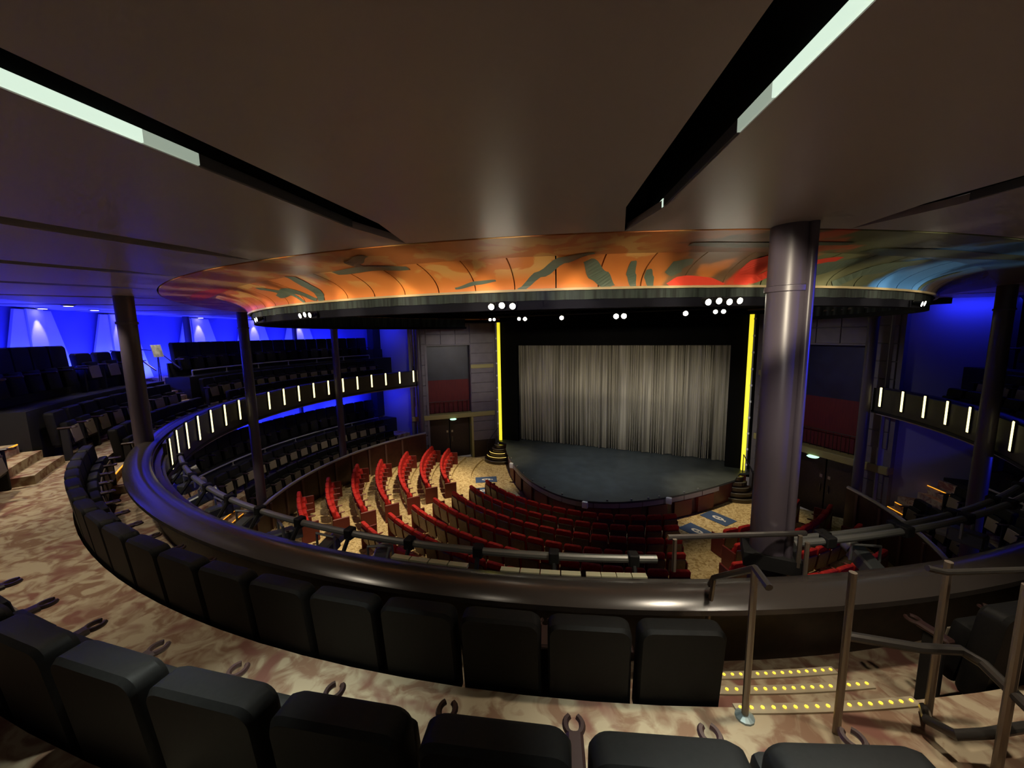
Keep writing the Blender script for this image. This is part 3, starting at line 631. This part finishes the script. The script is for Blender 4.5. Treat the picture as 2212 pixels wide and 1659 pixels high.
for th in (-66.3, -87.6):
    t = put('support_column', None, None, P(th, 12.9, 0), 0, 'structure', 'thin lilac post before the blue back wall')
    g = G(); g.lathe([(0.10, 2.52), (0.10, 7.88)], 20); put('shaft', g.me('shaft', COLM, True), parent=t)

# =================================================================== STAGE THINGS
# curtain
g = G(); N_ = 520; fr = []; W0, W1 = -5.12, 5.42
rnd = [random.uniform(-1, 1) for _ in range(200)]
for i in range(N_ + 1):
    x = W0 + (W1 - W0) * i / N_; u = i / N_
    k = u * 62; d = 0.11 * sin(k * 2 * pi * (1 + 0.02 * sin(k))) * (0.65 + 0.5 * rnd[int(k) % 200]) + 0.05 * sin(k * 1.7 + 3 * sin(k * .31))
    fr.append((x, 0.55 + 0.45 * u + d))
v = [(x, y, 0.97) for x, y in fr] + [(x, y, 6.47) for x, y in fr]
g.add(v, [(i, i + 1, N_ + 2 + i, N_ + 1 + i) for i in range(N_)])
o = put('stage_curtain', g.me('stage_curtain', CURT, True, False), label='tall silver grey pleated curtain closing the stage', cat='curtain')
sd = o.modifiers.new('thick', 'SOLIDIFY'); sd.thickness = 0.012
# yellow light bars
for sx in (-1, 1):
    t = thing('proscenium_light_bar', 'tall glowing yellow light bar at the %s edge of the stage opening' % ('left' if sx < 0 else 'right'), 'light', (6.08 * sx, -0.05, 0.94))
    g = G(); g.add(*rbox(-0.09, 0.09, -0.05, 0.05, 0, 6.80, 0.03, 2)); put('light_tube', g.me('light_tube', YEL, True), parent=t)
    g = G(); g.box(0.10 * sx - 0.03, 0.10 * sx + 0.03, -0.06, 0.08, 0, 6.8); put('housing', g.me('housing', GREYM), parent=t)
    for k in range(10):
        g = G(); g.box(0.10 * sx - 0.045, 0.10 * sx + 0.045, -0.09, -0.05, 0.25 + k * .7, 0.33 + k * .7); put('clip', g.me('clip', WHITEP), parent=t)
# stage steps (right and left)
STEPM = mat('step_dark_wood', (0.03, 0.018, 0.012), 0.3, coat=0.3)
for sx in (-1, 1):
    t = thing('stage_steps', 'dark curved wooden steps up to the %s corner of the stage' % ('left' if sx < 0 else 'right'), 'steps', (5.75 * sx, -0.75, 0))
    for k in range(5):
        g = G(); r = 1.05 - 0.17 * k; pts = [(r * cos(rad(a)) * 0.85 , r * sin(rad(a)) * .8) for a in range(180, 361, 12)]
        g.prism(pts, 0.19 * k, 0.19 * k + 0.15); put('step', g.me('step', STEPM), parent=t)
        g = G(); g.tube([(x * 1.0, y * 1.0, 0.19 * k + 0.165) for x, y in pts[3:-3]], 0.012, 5); put('step_edge', g.me('step_edge', LEDD if (sx < 0 and k in (1, 2)) else GREYM), parent=t)
    g = G(); g.tube([(0.75 * sx, -0.1, 0), (0.75 * sx, -0.1, 0.95), (0.3 * sx, 0.35, 1.75), (0.3 * sx, 0.35, 0.95)], 0.022, 8); put('handrail', g.me('handrail', BLACK, True), parent=t)
# white monitor boxes on the lip
for i, (th, lab) in enumerate(((11, 'white footlight box on the stage lip towards the left steps'), (33, 'white footlight box at the middle of the stage lip'), (47, 'white footlight box on the stage lip towards the right steps'))):
    x, y = ap[th]; g = G(); g.add(*rbox(-0.10, 0.10, -0.06, 0.06, 0, 0.24, 0.01, 1))
    t = put('footlight_box', g.me('footlight_box', WHITEP), loc=(x, y - 0.085, 0.70), label=lab, cat='light box')
    g = G(); g.box(-0.08, 0.08, -0.07, -0.06, 0.03, 0.20); put('face_plate', g.me('face_plate', mat('plate_white', (0.9, 0.9, 0.9), 0.3)), parent=t)
# small footlights dots along the lip
for i, k in enumerate((9, 14, 18, 22, 26, 30, 36, 40, 43, 45, 50, 53)):
    x, y = ap[k]; g = G(); g.lathe([(0.035, 0), (0.04, 0.02), (0.03, 0.06), (0.005, 0.065)], 8)
    put('lip_lamp', g.me('lip_lamp', GREYM, True), loc=(x, y + 0.10, 0.94), label='tiny dome lamp on the stage lip, %s from the left end' % ORD[i], cat='lamp', group='tiny lamps along the stage lip')
# blue floor mats with a white emblem
def floor_mat(c, rot, z, lab):
    t = thing('floor_mat', lab, 'mat', (c[0], c[1], z), rot)
    g = G(); g.add(*rbox(-0.52, 0.52, -0.36, 0.36, 0, 0.012, 0.004, 1)); put('mat_base', g.me('mat_base', BLUEMAT), parent=t)
    g = G()
    pts = [(0.22 * cos(a), 0.12 * sin(a)) for a in [2 * pi * i / 20 for i in range(20)]]; pi_ = [(x * .6, y * .5) for x, y in pts]
    n = 20; g.add([(x, y, 0.0145) for x, y in pts] + [(x, y, 0.0145) for x, y in pi_], [(i, (i + 1) % n, n + (i + 1) % n, n + i) for i in range(n)])
    g.add([(-.05, -.04, .0145), (.07, -.02, .0145), (.02, .07, .0145)], [(0, 1, 2)]); g.add([(.18, -.03, .0145), (.34, -.10, .0145), (.30, .02, .0145)], [(0, 1, 2)])
    put('emblem', g.me('emblem', WHITEP, fix=False), parent=t)
floor_mat((5.1, -3.35), rad(-33), 0.0, 'dark blue floor mat with white emblem on the carpet right of the stage')
floor_mat((4.42, -4.75), rad(-33), 0.0, 'dark blue floor mat half hidden behind the right end of the front row')
floor_mat((-4.95, -3.65), rad(33), 0.0, 'dark blue floor mat with white emblem on the carpet left of the stage')
floor_mat((-4.35, -4.85), rad(33), 0.0, 'dark blue floor mat peeping out beside the left end of the front row')

# stage lighting truss with lamps
t = thing('lighting_truss', 'long black lighting truss above the stage front', 'truss', (0, -1.5, 7.95))
for dy, dz in ((-0.13, 0), (0.13, 0), (0, 0.2)):
    g = G(); g.tube([(-6.6, dy, dz), (6.9, dy, dz)], 0.03, 6); put('truss_tube', g.me('truss_tube', BLACK, True), parent=t)
g = G()
for k in range(27):
    x = -6.5 + 0.5 * k; g.tube([(x, -0.13, 0), (x + .25, 0, 0.2)], 0.012, 4); g.tube([(x + .25, 0, 0.2), (x + .5, 0.13, 0)], 0.012, 4)
put('truss_lacing', g.me('truss_lacing', BLACK), parent=t)
g = G()
for x in (-5.5, 0, 5.5): g.tube([(x, 0, 0.2), (x, 0, 1.65)], 0.015, 5)
put('hanger_rod', g.me('hanger_rod', BLACK), parent=t)
gb = G(); gb.lathe([(0.055, -0.16), (0.085, -0.13), (0.105, 0.10), (0.12, 0.14)], 16); body_m = gb.me('lamp_body', BLACK, True)
gl = G(); gl.lathe([(0.005, 0.132), (0.10, 0.135), (0.10, 0.142), (0.005, 0.15)], 16); lens_m = gl.me('lamp_lens', LENS, True)
gy = G(); gy.tube([(-0.13, 0, 0), (-0.13, 0.0, 0.12), (0.13, 0, 0.12), (0.13, 0, 0)], 0.012, 5); yoke_m = gy.me('lamp_yoke', BLACK)
def stage_lamp(loc, target, lab, s=1.0, lens=True, grp=None, up_=True):
    t = thing('stage_spotlight', lab, 'spotlight', loc, 0, grp)
    q = (Vector(target) - Vector(loc)).to_track_quat('Z', 'Y').to_euler()
    for nm, me_ in (('lamp_body', body_m), ('lamp_lens', lens_m)):
        o = put(nm, me_, parent=t); o.rotation_euler = q; o.scale = (s, s, s)
    o = put('yoke', yoke_m, parent=t); o.scale = (s, s, s)
    if not up_: o.rotation_euler = (pi, 0, 0)
row = [(-8.45, .80, .8), (-8.15, .80, .8), (-5.66, .70, .7), (-5.42, .70, .7), (-3.99, .66, .8), (-3.66, .66, .9), (-1.75, .62, .95), (0.79, .60, 1.1), (1.13, .60, 1.1), (3.6, .62, .95), (4.68, .62, .8), (4.96, .62, .8), (6.45, .60, .8)]
for i, (x, z, s) in enumerate(row):
    yy = -1.5 if abs(x) < 7 else -1.75
    stage_lamp((x, yy - (0.13 if abs(x) < 7 else 0), 7.925 - 0.132 * s if abs(x) < 7 else 7.1 + z), (CAM.x * .6 + x * .4, CAM.y, 6.0), 'lit spotlight, %s from the left in the row above the stage' % ORD[i], s, grp='spotlights in a row above the stage')
for i, (th, n, nm) in enumerate(((-18.2, 2, 'left tip of the painted cove'), (-5.2, 3, 'left part of the painted cove'), (15.9, 3, 'painted cove left of centre'), (32.9, 4, 'painted cove left of the big column'), (57.6, 2, 'right tip of the painted cove'))):
    for k in range(n):
        a = th + (k - (n - 1) / 2) * 0.85; q = P(a, 8.455, 7.43)
        tg = P(a + 150 if i not in (0, 4) else 20, 6, 5.5)
        stage_lamp(tuple(q + Vector((0, 0, -0.01 + 0.012 * (k % 2)))), tuple(P(a, 13, 6.4)), '%s lit lamp in the cluster below the %s' % (ORD[k], nm), 0.34, grp='lamp clusters on the ring beam')

# =================================================================== BALCONY RAIL GEAR
g = G(); g.tube([P(-22 + 47.3 * i / 50, 9.72, 5.11) for i in range(51)], 0.035, 10)
t = thing('lighting_pipe', 'long silver pipe running along the outside of the balcony ledge', 'pipe')
put('pipe_tube', g.me('pipe_tube', GREYM, True), parent=t)
for k in range(12):
    a = -21 + 4.1 * k; g = G(); q = P(a, 9.72, 5.11); q2 = P(a, 9.95, 4.80); g.tube([q, q2], 0.022, 6); put('bracket', g.me('bracket', BLACK), parent=t)
    g = G(); v, f = rbox(-0.045, 0.045, -0.05, 0.05, -0.055, 0.055, 0.01, 1); g.add([Matrix.Rotation(rad(a), 3, 'Z') @ Vector(p) + q for p in v], f); put('clamp', g.me('clamp', BLACK), parent=t)
for nm, a0, a1, rr_, zz, lab in (('lighting_pipe', 32.4, 62, 9.74, 5.22, 'silver pipe along the ledge right of the big column'), ('lighting_pipe', 33, 62, 9.60, 5.18, 'second outer silver pipe right of the big column')):
    t = thing(nm, lab, 'pipe')
    g = G(); g.tube([P(a0 + (a1 - a0) * i / 30, rr_, zz) for i in range(31)], 0.032, 10); put('pipe_tube', g.me('pipe_tube', GREYM, True), parent=t)
    for k in range(6):
        a = a0 + 2 + 5 * k; q = P(a, rr_, zz); g = G(); v, f = rbox(-0.05, 0.05, -0.05, 0.05, -0.05, 0.05, 0.01, 1); g.add([Matrix.Rotation(rad(a), 3, 'Z') @ Vector(p) + q for p in v], f); put('clamp', g.me('clamp', BLACK), parent=t)
TRAY = mat('tray_cream', (0.62, 0.62, 0.42), 0.4)
for i, (a0, a1) in enumerate(((11.2, 15.6), (17.3, 21.4), (21.6, 24.6))):
    t = thing('cable_tray', '%s cream cable tray from the left outside the ledge' % ORD[i], 'cable tray')
    n = 4
    for k in range(n):
        b0 = a0 + (a1 - a0) * k / n; b1 = a0 + (a1 - a0) * (k + .94) / n
        g = G(); g.sweep(R(9.83, 9.89, 5.02, 5.05), b0, b1, 3); put('tray_segment', g.me('tray_segment', TRAY), parent=t)
fx = [(-18.9, 0), (-14.8, 0), (-10.7, 0), (-6.6, 0), (-2.5, 0), (1.6, 0), (5.7, 0), (9.8, 0), (38, 0), (47, 0)]
gb2 = G(); gb2.add(*rbox(-0.09, 0.09, -0.09, 0.09, -0.18, 0.16, 0.02, 1)); bod2 = gb2.me('lamp_housing', mat('fixture_grey', (0.10, 0.11, 0.11), 0.4, 0.4))
gb3 = G(); gb3.lathe([(0.085, 0.16), (0.095, 0.26), (0.08, 0.26), (0.07, 0.17)], 14); bod3 = gb3.me('lamp_snoot', GREYM, True)
for i, (a, r) in enumerate(fx):
    t = thing('rail_spotlight', ('unlit grey spotlight clamped to the ledge pipe, %s from the left' % ORD[i]) if i < 8 else '%s unlit spotlight on the pipes right of the big column' % ORD[i - 8], 'spotlight', P(a, 9.72 if i < 8 else 9.60, 4.868), rad(a + 25 * sin(i * 2.1)), 'unlit spotlights on the balcony rail')
    for nm, me_ in (('lamp_housing', bod2), ('lamp_snoot', bod3)):
        o = put(nm, me_, parent=t); o.rotation_euler = (rad(-70 - 18 * (i % 2)), 0, rad(10 * sin(i))); o.scale = (.8, .8, .8)
    g = G(); g.tube([(-0.12, 0, 0), (-0.12, 0, 0.16), (0.12, 0, 0.16), (0.12, 0, 0)], 0.014, 6); put('yoke', g.me('yoke', GREYM), parent=t)
    g = G(); g.tube([(0.05, -0.05, -0.08), (0.2, -0.1, -0.18), (0.28, -0.06, -0.22)], 0.01, 5); put('cable', g.me('cable', BLACK, True), parent=t)

# =================================================================== SEATS
def seat_back_mesh(w, h, thick, rr, material, lean=0.10, z0=0.0):
    """upholstered back: rounded outline, pillowed edges, leaning; front is +y"""
    out = rrect(w, h, rr, 5); n = len(out); cx_ = 0; cz = h / 2
    layers = [(-thick / 2, 0.90), (-thick / 2 + 0.022, 1.0), (thick / 2 - 0.022, 1.0), (thick / 2, 0.90)]
    v = []; f = []
    for y, s in layers:
        for x, z in out:
            X = x * (1 - (1 - s) * 0.55); Z = cz + (z - cz) * (1 - (1 - s) * 0.45)
            v.append((X, y - Z * lean, Z + z0))
    for L_ in range(len(layers) - 1):
        for i in range(n): f.append((L_ * n + i, L_ * n + (i + 1) % n, (L_ + 1) * n + (i + 1) % n, (L_ + 1) * n + i))
    f.append(tuple(range(n))[::-1]); f.append(tuple(range((len(layers) - 1) * n, len(layers) * n)))
    g = G(); g.add(v, f); return g.me('backrest', material, True)
SEATP = {}
def seat_kit(kind):
    k = {}
    if kind == 'black':
        k['backrest'] = seat_back_mesh(0.485, 0.66, 0.13, 0.06, SEATBK, 0.10, 0.25)
        g = G(); v, f = rbox(-0.19, 0.19, -0.055, 0.055, 0, 0.44, 0.03, 2); Rm = Matrix.Rotation(rad(8), 3, 'X'); g.add([Rm @ Vector(p) + Vector((0, 0.15, 0.26)) for p in v], f); k['cushion'] = g.me('cushion', SEATBK, True)
        g = G(); v, f = rbox(-0.17, 0.17, -0.008, 0.008, 0, 0.30, 0.006, 1); g.add([Rm @ Vector(p) + Vector((0, 0.205, 0.31)) for p in v], f); k['seat_pan'] = g.me('seat_pan', PAN)
        g = G(); g.add(*rbox(-0.034, 0.034, 0.045, 0.23, 0.595, 0.63, 0.012, 1)); k['armrest'] = g.me('armrest', ARMW, True)
        g = G(); n = 14
        for i in range(n):
            pass
        ring = [(0.034 * cos(rad(a)), 0.255 + 0.040 * sin(rad(a)), 0.615) for a in range(-240, 61, 20)]; g.tube(ring, 0.013, 6); k['cup_holder'] = g.me('cup_holder', ARMW, True)
        g = G(); g.add(*rbox(-0.024, 0.024, 0.075, 0.19, 0.0, 0.60, 0.012, 1)); k['pedestal'] = g.me('pedestal', BLACK)
        k['pitch'] = 0.533
    elif kind == 'tall':
        k['backrest'] = seat_back_mesh(0.505, 0.85, 0.13, 0.06, SEATBK, 0.06, 0.25)
        g = G(); v, f = rbox(-0.195, 0.195, -0.055, 0.055, 0, 0.44, 0.03, 2); Rm = Matrix.Rotation(rad(6), 3, 'X'); g.add([Rm @ Vector(p) + Vector((0, 0.15, 0.20)) for p in v], f); k['cushion'] = g.me('cushion', SEATBK, True)
        g = G(); g.add(*rbox(-0.03, 0.03, 0.09, 0.36, 0.55, 0.59, 0.012, 1)); k['armrest'] = g.me('armrest', ARMW, True)
        k['pitch'] = 0.53
    else:
        k['backrest'] = seat_back_mesh(0.485, 0.62, 0.11, 0.07, SEATRD, 0.14, 0.30)
        g = G(); v, f = rbox(-0.235, 0.235, -0.012, 0.012, 0, 0.50, 0.02, 1)
        Rm = Matrix.Rotation(rad(8), 3, 'X'); g.add([Rm @ Vector(p) + Vector((0, -0.075, 0.26)) for p in v], f); k['back_shell'] = g.me('back_shell', SHELL, True)
        g = G(); v, f = rbox(-0.19, 0.19, -0.06, 0.06, 0, 0.44, 0.035, 2); Rm = Matrix.Rotation(rad(10), 3, 'X'); g.add([Rm @ Vector(p) + Vector((0, 0.12, 0.26)) for p in v], f); k['cushion'] = g.me('cushion', SEATRD, True)
        g = G(); g.add(*rbox(-0.022, 0.022, 0.02, 0.34, 0.56, 0.60, 0.012, 1)); k['armrest'] = g.me('armrest', ENDP, True)
        g = G(); g.add(*rbox(-0.02, 0.02, 0.065, 0.22, 0.0, 0.57, 0.01, 1)); k['pedestal'] = g.me('pedestal', ENDP)
        g = G(); g.add(*rbox(-0.025, 0.025, -0.14, 0.36, 0.0, 0.66, 0.02, 1)); k['end_panel'] = g.me('end_panel', ENDP, True)
        k['pitch'] = 0.52
    return k
KB, KT, KR = seat_kit('black'), seat_kit('tall'), seat_kit('red')
def seat(kit, loc, rotz, label, group, end=None, h=0.26):
    t = thing('stalls_seat' if kit is KR else 'balcony_seat', label, 'seat', loc, rotz, group)
    put('backrest', kit['backrest'], parent=t)
    if 'back_shell' in kit: put('back_shell', kit['back_shell'], parent=t)
    c = put('cushion', kit['cushion'], parent=t)
    if 'seat_pan' in kit: put('seat_pan', kit['seat_pan'], parent=c)
    for s in (-1, 1):
        if s == 1 and end != 'last': continue
        ar = put('armrest', kit['armrest'], parent=t, loc=(s * h, 0, 0))
        if 'cup_holder' in kit: put('cup_holder', kit['cup_holder'], parent=ar)
        if end and ((end == 'first' and s == -1) or (end == 'last' and s == 1)) and 'end_panel' in kit: put('end_panel', kit['end_panel'], parent=t, loc=(s * h, 0, 0))
        elif 'pedestal' in kit: put('pedestal', kit['pedestal'], parent=t, loc=(s * h, 0, 0))
    return t
def row_of_seats(kit, c, r, z, a0, a1, label, group, rev=False, skip=None):
    """fill the arc a0..a1 (degrees about c) with seats; label is a format with the ordinal"""
    L_ = rad(a1 - a0) * r; n = max(1, int(L_ / kit['pitch'] + 0.25 if r < 10.8 and kit is KB and a0 == -24.9 else L_ / kit['pitch'] + 0.02)); st = (a1 - a0) / n
    for i in range(n):
        a = a0 + st * (i + .5)
        if skip and skip(a): continue
        k = n - 1 - i if rev else i
        loc = Vector((c[0] + r * sin(rad(a)), c[1] - r * cos(rad(a)), z))
        seat(kit, loc, rad(a), label % ORD[k], group, 'first' if i == 0 else ('last' if i == n - 1 else None), r * rad(st) / 2)
CC = (CX, CY); OO = (OX, OY)
# local origin of a seat: floor under the back; back top sits 0.10*z behind it -> shift so tops land on the measured radii
row_of_seats(KB, CC, 10.79, 4.5, -24.9, 25.35, 'black theatre seat in the row along the parapet, %s from the amber lit stairs', 'black seats along the parapet', rev=True)
row_of_seats(KB, CC, 11.84, 4.92, -23.7, 25.75, 'black theatre seat in the nearest row before the camera, %s from the right stairs', 'black seats in the nearest row', rev=True)
row_of_seats(KB, CC, 10.79, 4.5, 33.5, 47, 'black seat along the parapet beyond the right stairs, %s from the stairs', 'black seats beyond the right stairs')
row_of_seats(KB, CC, 11.78, 4.92, 33.5, 39, 'black seat in the second row beyond the right stairs, %s from the stairs', 'black seats beyond the right stairs')
for k, (kit, r, z, nm) in enumerate(((KB, 10.76, 4.5, 'front'), (KB, 11.55, 4.92, 'second'), (KT, 12.35, 5.9, 'high back'))):
    row_of_seats(kit, CC, r, z, -54.0 if k < 2 else -43.5, -31.2, 'black seat, ' + nm + ' row, near left balcony block, %s from the far stairs', 'black seats of the near left balcony block')
    row_of_seats(kit, CC, r, z, -103.5, -60.2, 'black seat, ' + nm + ' row, far left balcony block, %s from the stage', 'black seats of the far left balcony block')
    row_of_seats(kit, CC, r, z, 80, 104.5, 'black seat, ' + nm + ' row, right balcony, %s from the rear', 'black seats of the right balcony')
row_of_seats(KB, CC, 12.35, 5.9, -53.5, -44.4, 'low black seat before the blue wall, %s from the column gap', 'low black seats before the blue wall')
for k, (kit, r, z, nm) in enumerate(((KB, 10.25, 1.3, 'front'), (KB, 11.15, 1.75, 'second'), (KT, 12.2, 2.52, 'high back'))):
    row_of_seats(kit, CC, r, z, -104, -58.0, 'black seat, ' + nm + ' row, left lower tier, %s from the stage', 'black seats of the left lower tier')
    row_of_seats(kit, CC, r, z, 88, 104, 'black seat, ' + nm + ' row, right lower tier, %s from the rear', 'black seats of the right lower tier')
# handrails before the high back rows
def rail(name, pts, rad_, m_, lab, posts=(), foot=0.9, cat='rail', smooth=True):
    t = thing(name, lab, cat); g = G(); g.tube(pts, rad_, 8); put('top_rail', g.me('top_rail', m_, smooth), parent=t)
    for p, z0 in posts:
        g = G(); g.tube([(p[0], p[1], z0), p], rad_ * 0.8, 8); put('post', g.me('post', m_, smooth), parent=t)
        g = G(); g.lathe([(0.05, z0), (0.05, z0 + 0.012), (0.03, z0 + 0.02)], 12, p[0], p[1]); put('foot_plate', g.me('foot_plate', m_), parent=t)
    return t
RAILM = mat('rail_grey', (0.34, 0.33, 0.32), 0.35, 0.5)
for a0, a1, r, z, fz, lab in ((-103, -61, 11.93, 6.08, 5.9, 'grey handrail before the high back row of the far left balcony block'), (-104, -58.5, 11.76, 2.67, 2.52, 'grey handrail before the high back row of the left lower tier'),
                              (86, 104, 11.76, 2.67, 2.52, 'grey handrail in the right lower tier')):
    pts = [P(a0 + (a1 - a0) * i / 24, r, z) for i in range(25)]
    rail('tier_handrail', pts, 0.028, RAILM, lab, [(pts[i], fz) for i in range(0, 25, 4)])
# stalls: centre block
cr = [6.28 + 0.925 * i for i in range(7)]
fz = lambda r: 0.0 if r < 6.62 else 0.108 * (min(9, int((r - 6.62) / 0.93)) + 1)
for i, r in enumerate(cr):
    xe = 3.75 + 0.145 * i; a = math.degrees(math.asin(xe / r))
    row_of_seats(KR, OO, r - 0.02, fz(r - 0.05), -a, a, 'red seat, centre block, ' + ORD[i] + ' row from the stage, %s from the left aisle', 'red seats of the centre stalls block')
sr = [7.90, 8.80, 9.72, 10.62, 11.50, 12.38, 13.25]
SN = [(-5.06, -6.54), (-5.31, -7.5), (-5.21, -8.75), (-5.33, -9.76), (-5.45, -10.65), (-5.66, -11.48), (-6.17, -12.28)]
SF = [(-7.52, -3.01), (-8.37, -3.37), (-8.75, -4.9), (-8.79, -6.6), (-8.96, -7.67), (-8.55, -9.51), (-8.1, -11.16)]
for i, r in enumerate(sr):
    an = math.degrees(math.atan2(SN[i][0], -(SN[i][1] - OY))); af = math.degrees(math.atan2(SF[i][0], -(SF[i][1] - OY)))
    row_of_seats(KR, OO, r, fz(r - 0.05), af, an, 'red seat, left block, ' + ORD[i] + ' row from the stage, %s from the outer wall', 'red seats of the left stalls block')
    row_of_seats(KR, OO, r, fz(r - 0.05), -an, -af, 'red seat, right block, ' + ORD[i] + ' row from the stage, %s from the aisle', 'red seats of the right stalls block')
# =================================================================== HANDRAILS NEAR THE CAMERA
DKRAIL = mat('dark_rail', (0.05, 0.045, 0.04), 0.3, 0.4)
POSTM = mat('post_bronze', (0.22, 0.18, 0.14), 0.4, 0.6)
a_, b_ = P(25.2, 10.0, 5.47), P(31.6, 10.0, 5.47)
t = rail('guard_rail', [a_, b_], 0.022, STEEL, 'straight steel guard rail above the ledge at the foot of the stairs')
for a in (25.45, 31.2):
    q = P(a, 10.03, 5.47); g = G(); g.tube([(q.x, q.y, 5.2), q], 0.017, 8); put('post', g.me('post', POSTM, True), parent=t)
q = P(31.2, 10.10, 5.47); g = G(); g.tube([(q.x, q.y, 4.5), (q.x, q.y, 5.45)], 0.017, 8); put('post', g.me('post', POSTM, True), parent=t)
# left stair rail
p0, p1 = P(25.7, 10.96, 5.83), P(26.3, 10.35, 5.36)
t = rail('stair_handrail', [p0 + Vector((0.05, -0.12, -0.02)), p0, (p0 + p1) / 2, p1, p1 + Vector((-.02, .06, -0.1))], 0.020, DKRAIL, 'dark stair handrail left of the amber lit steps')
g = G(); g.tube([P(25.7, 10.96, 4.92), p0], 0.018, 8); put('post', g.me('post', POSTM, True), parent=t)
g = G(); q = P(25.7, 10.96, 4.92); g.lathe([(0.05, 4.92), (0.05, 4.932), (0.025, 4.945)], 12, q.x, q.y); put('foot_plate', g.me('foot_plate', mat('plate_blue_grey', (0.25, 0.32, 0.33), 0.4, 0.3)), parent=t)
g = G(); g.tube([P(25.9, 10.35, 4.5), p1], 0.016, 8); put('post', g.me('post', POSTM, True), parent=t)
# right stair rail with sloping bars and a bent end
f0, f1, f2 = P(28.0, 11.05, 4.92), P(31.0, 11.0, 4.92), P(31.1, 11.28, 4.92)
t = thing('stair_handrail', 'dark stair handrail with bent lower bar right of the amber lit steps', 'rail')
def tb(nm, pts, r_, m_): 
    g = G(); g.tube(pts, r_, 10); put(nm, g.me(nm, m_, True), parent=t)
tb('post', [f0, f0 + Vector((0, 0, .94))], 0.018, POSTM); tb('post', [f1, f1 + Vector((0, 0, .94))], 0.018, POSTM); tb('post', [f2, f2 + Vector((0, 0, 1.0))], 0.020, POSTM)
tb('top_rail', [P(30.1, 11.04, 5.86), P(30.5, 11.06, 5.845), P(32.6, 11.09, 5.85), P(35.0, 11.2, 5.86)], 0.016, DKRAIL)
tb('middle_bar', [P(28.5, 10.96, 5.42), P(30.2, 11.04, 5.40), P(31.2, 11.07, 5.40), P(31.4, 11.14, 5.38), P(31.0, 11.38, 5.36), P(31.0, 11.9, 5.36)], 0.026, DKRAIL)
tb('bottom_bar', [P(31.0, 10.98, 4.96), P(30.3, 11.10, 5.03), P(30.3, 11.22, 5.08), P(31.0, 11.24, 5.10), P(32.2, 11.23, 5.10), P(34, 11.3, 5.10)], 0.024, DKRAIL)
# rails and easel in the far left stair gap
rail('stair_handrail', [P(-54.8, 12.0, 6.2), P(-54.8, 12.6, 6.75), P(-54.8, 13.1, 6.8)], 0.02, DKRAIL, 'thin dark stair rail in the gap before the blue wall', [(P(-54.8, 12.6, 6.75), 5.7)])
rail('stair_handrail', [P(-59.2, 12.0, 6.2), P(-59.2, 12.6, 6.75), P(-59.2, 13.1, 6.8)], 0.02, DKRAIL, 'second thin stair rail beside the poster stand', [(P(-59.2, 12.6, 6.75), 5.7)])
t = thing('poster_stand', 'small poster stand with pale yellow sheet before the blue wall', 'sign', P(-57.3, 12.3, 5.49), rad(-57))
g = G(); v, f = rbox(-0.19, 0.19, -0.012, 0.012, 0, 0.38, 0.006, 1); Rm = Matrix.Rotation(rad(10), 3, 'X'); g.add([Rm @ Vector(p) + Vector((0, 0.04, 1.08)) for p in v], f); put('poster_sheet', g.me('poster_sheet', PAPER), parent=t)
g = G(); g.tube([(0, -0.05, 0), (0, 0, 1.1)], 0.014, 6); put('stand_pole', g.me('stand_pole', BLACK), parent=t)
g = G(); g.lathe([(0.16, 0), (0.16, 0.015), (0.03, 0.03)], 16); put('stand_base', g.me('stand_base', BLACK), parent=t)
# downlights in the ceiling
gd = G(); gd.lathe([(0.005, -0.012), (0.085, -0.012), (0.11, 0.0), (0.11, 0.01), (0.005, 0.01)], 20); dm = gd.me('downlight_rim', GREYM, True)
gd = G(); gd.lathe([(0.004, -0.016), (0.075, -0.016), (0.075, -0.011), (0.004, -0.011)], 20); dl = gd.me('downlight_lens', WASH)
for th, r, lab in ((-46.3, 13.0, 'round downlight at the ceiling over the first blue wall pilaster from the left'), (-56.7, 13.0, 'round downlight at the ceiling over the second blue wall pilaster, behind the column'), (-69.4, 13.0, 'round downlight at the ceiling over the third blue wall pilaster'),
                   (-79.8, 13.0, 'round downlight at the ceiling over the fourth blue wall pilaster'), (-89.5, 13.0, 'round downlight at the ceiling over the fifth blue wall pilaster'), (-42, 12.0, 'flush ceiling downlight glinting before the blue wall, left of the column'), (-49, 12.4, 'second flush ceiling downlight glinting before the blue wall')):
    t = thing('ceiling_downlight', lab, 'downlight', P(th, r, 7.868), 0, 'round downlights in the balcony ceiling'); put('downlight_rim', dm, parent=t); put('downlight_lens', dl, parent=t)
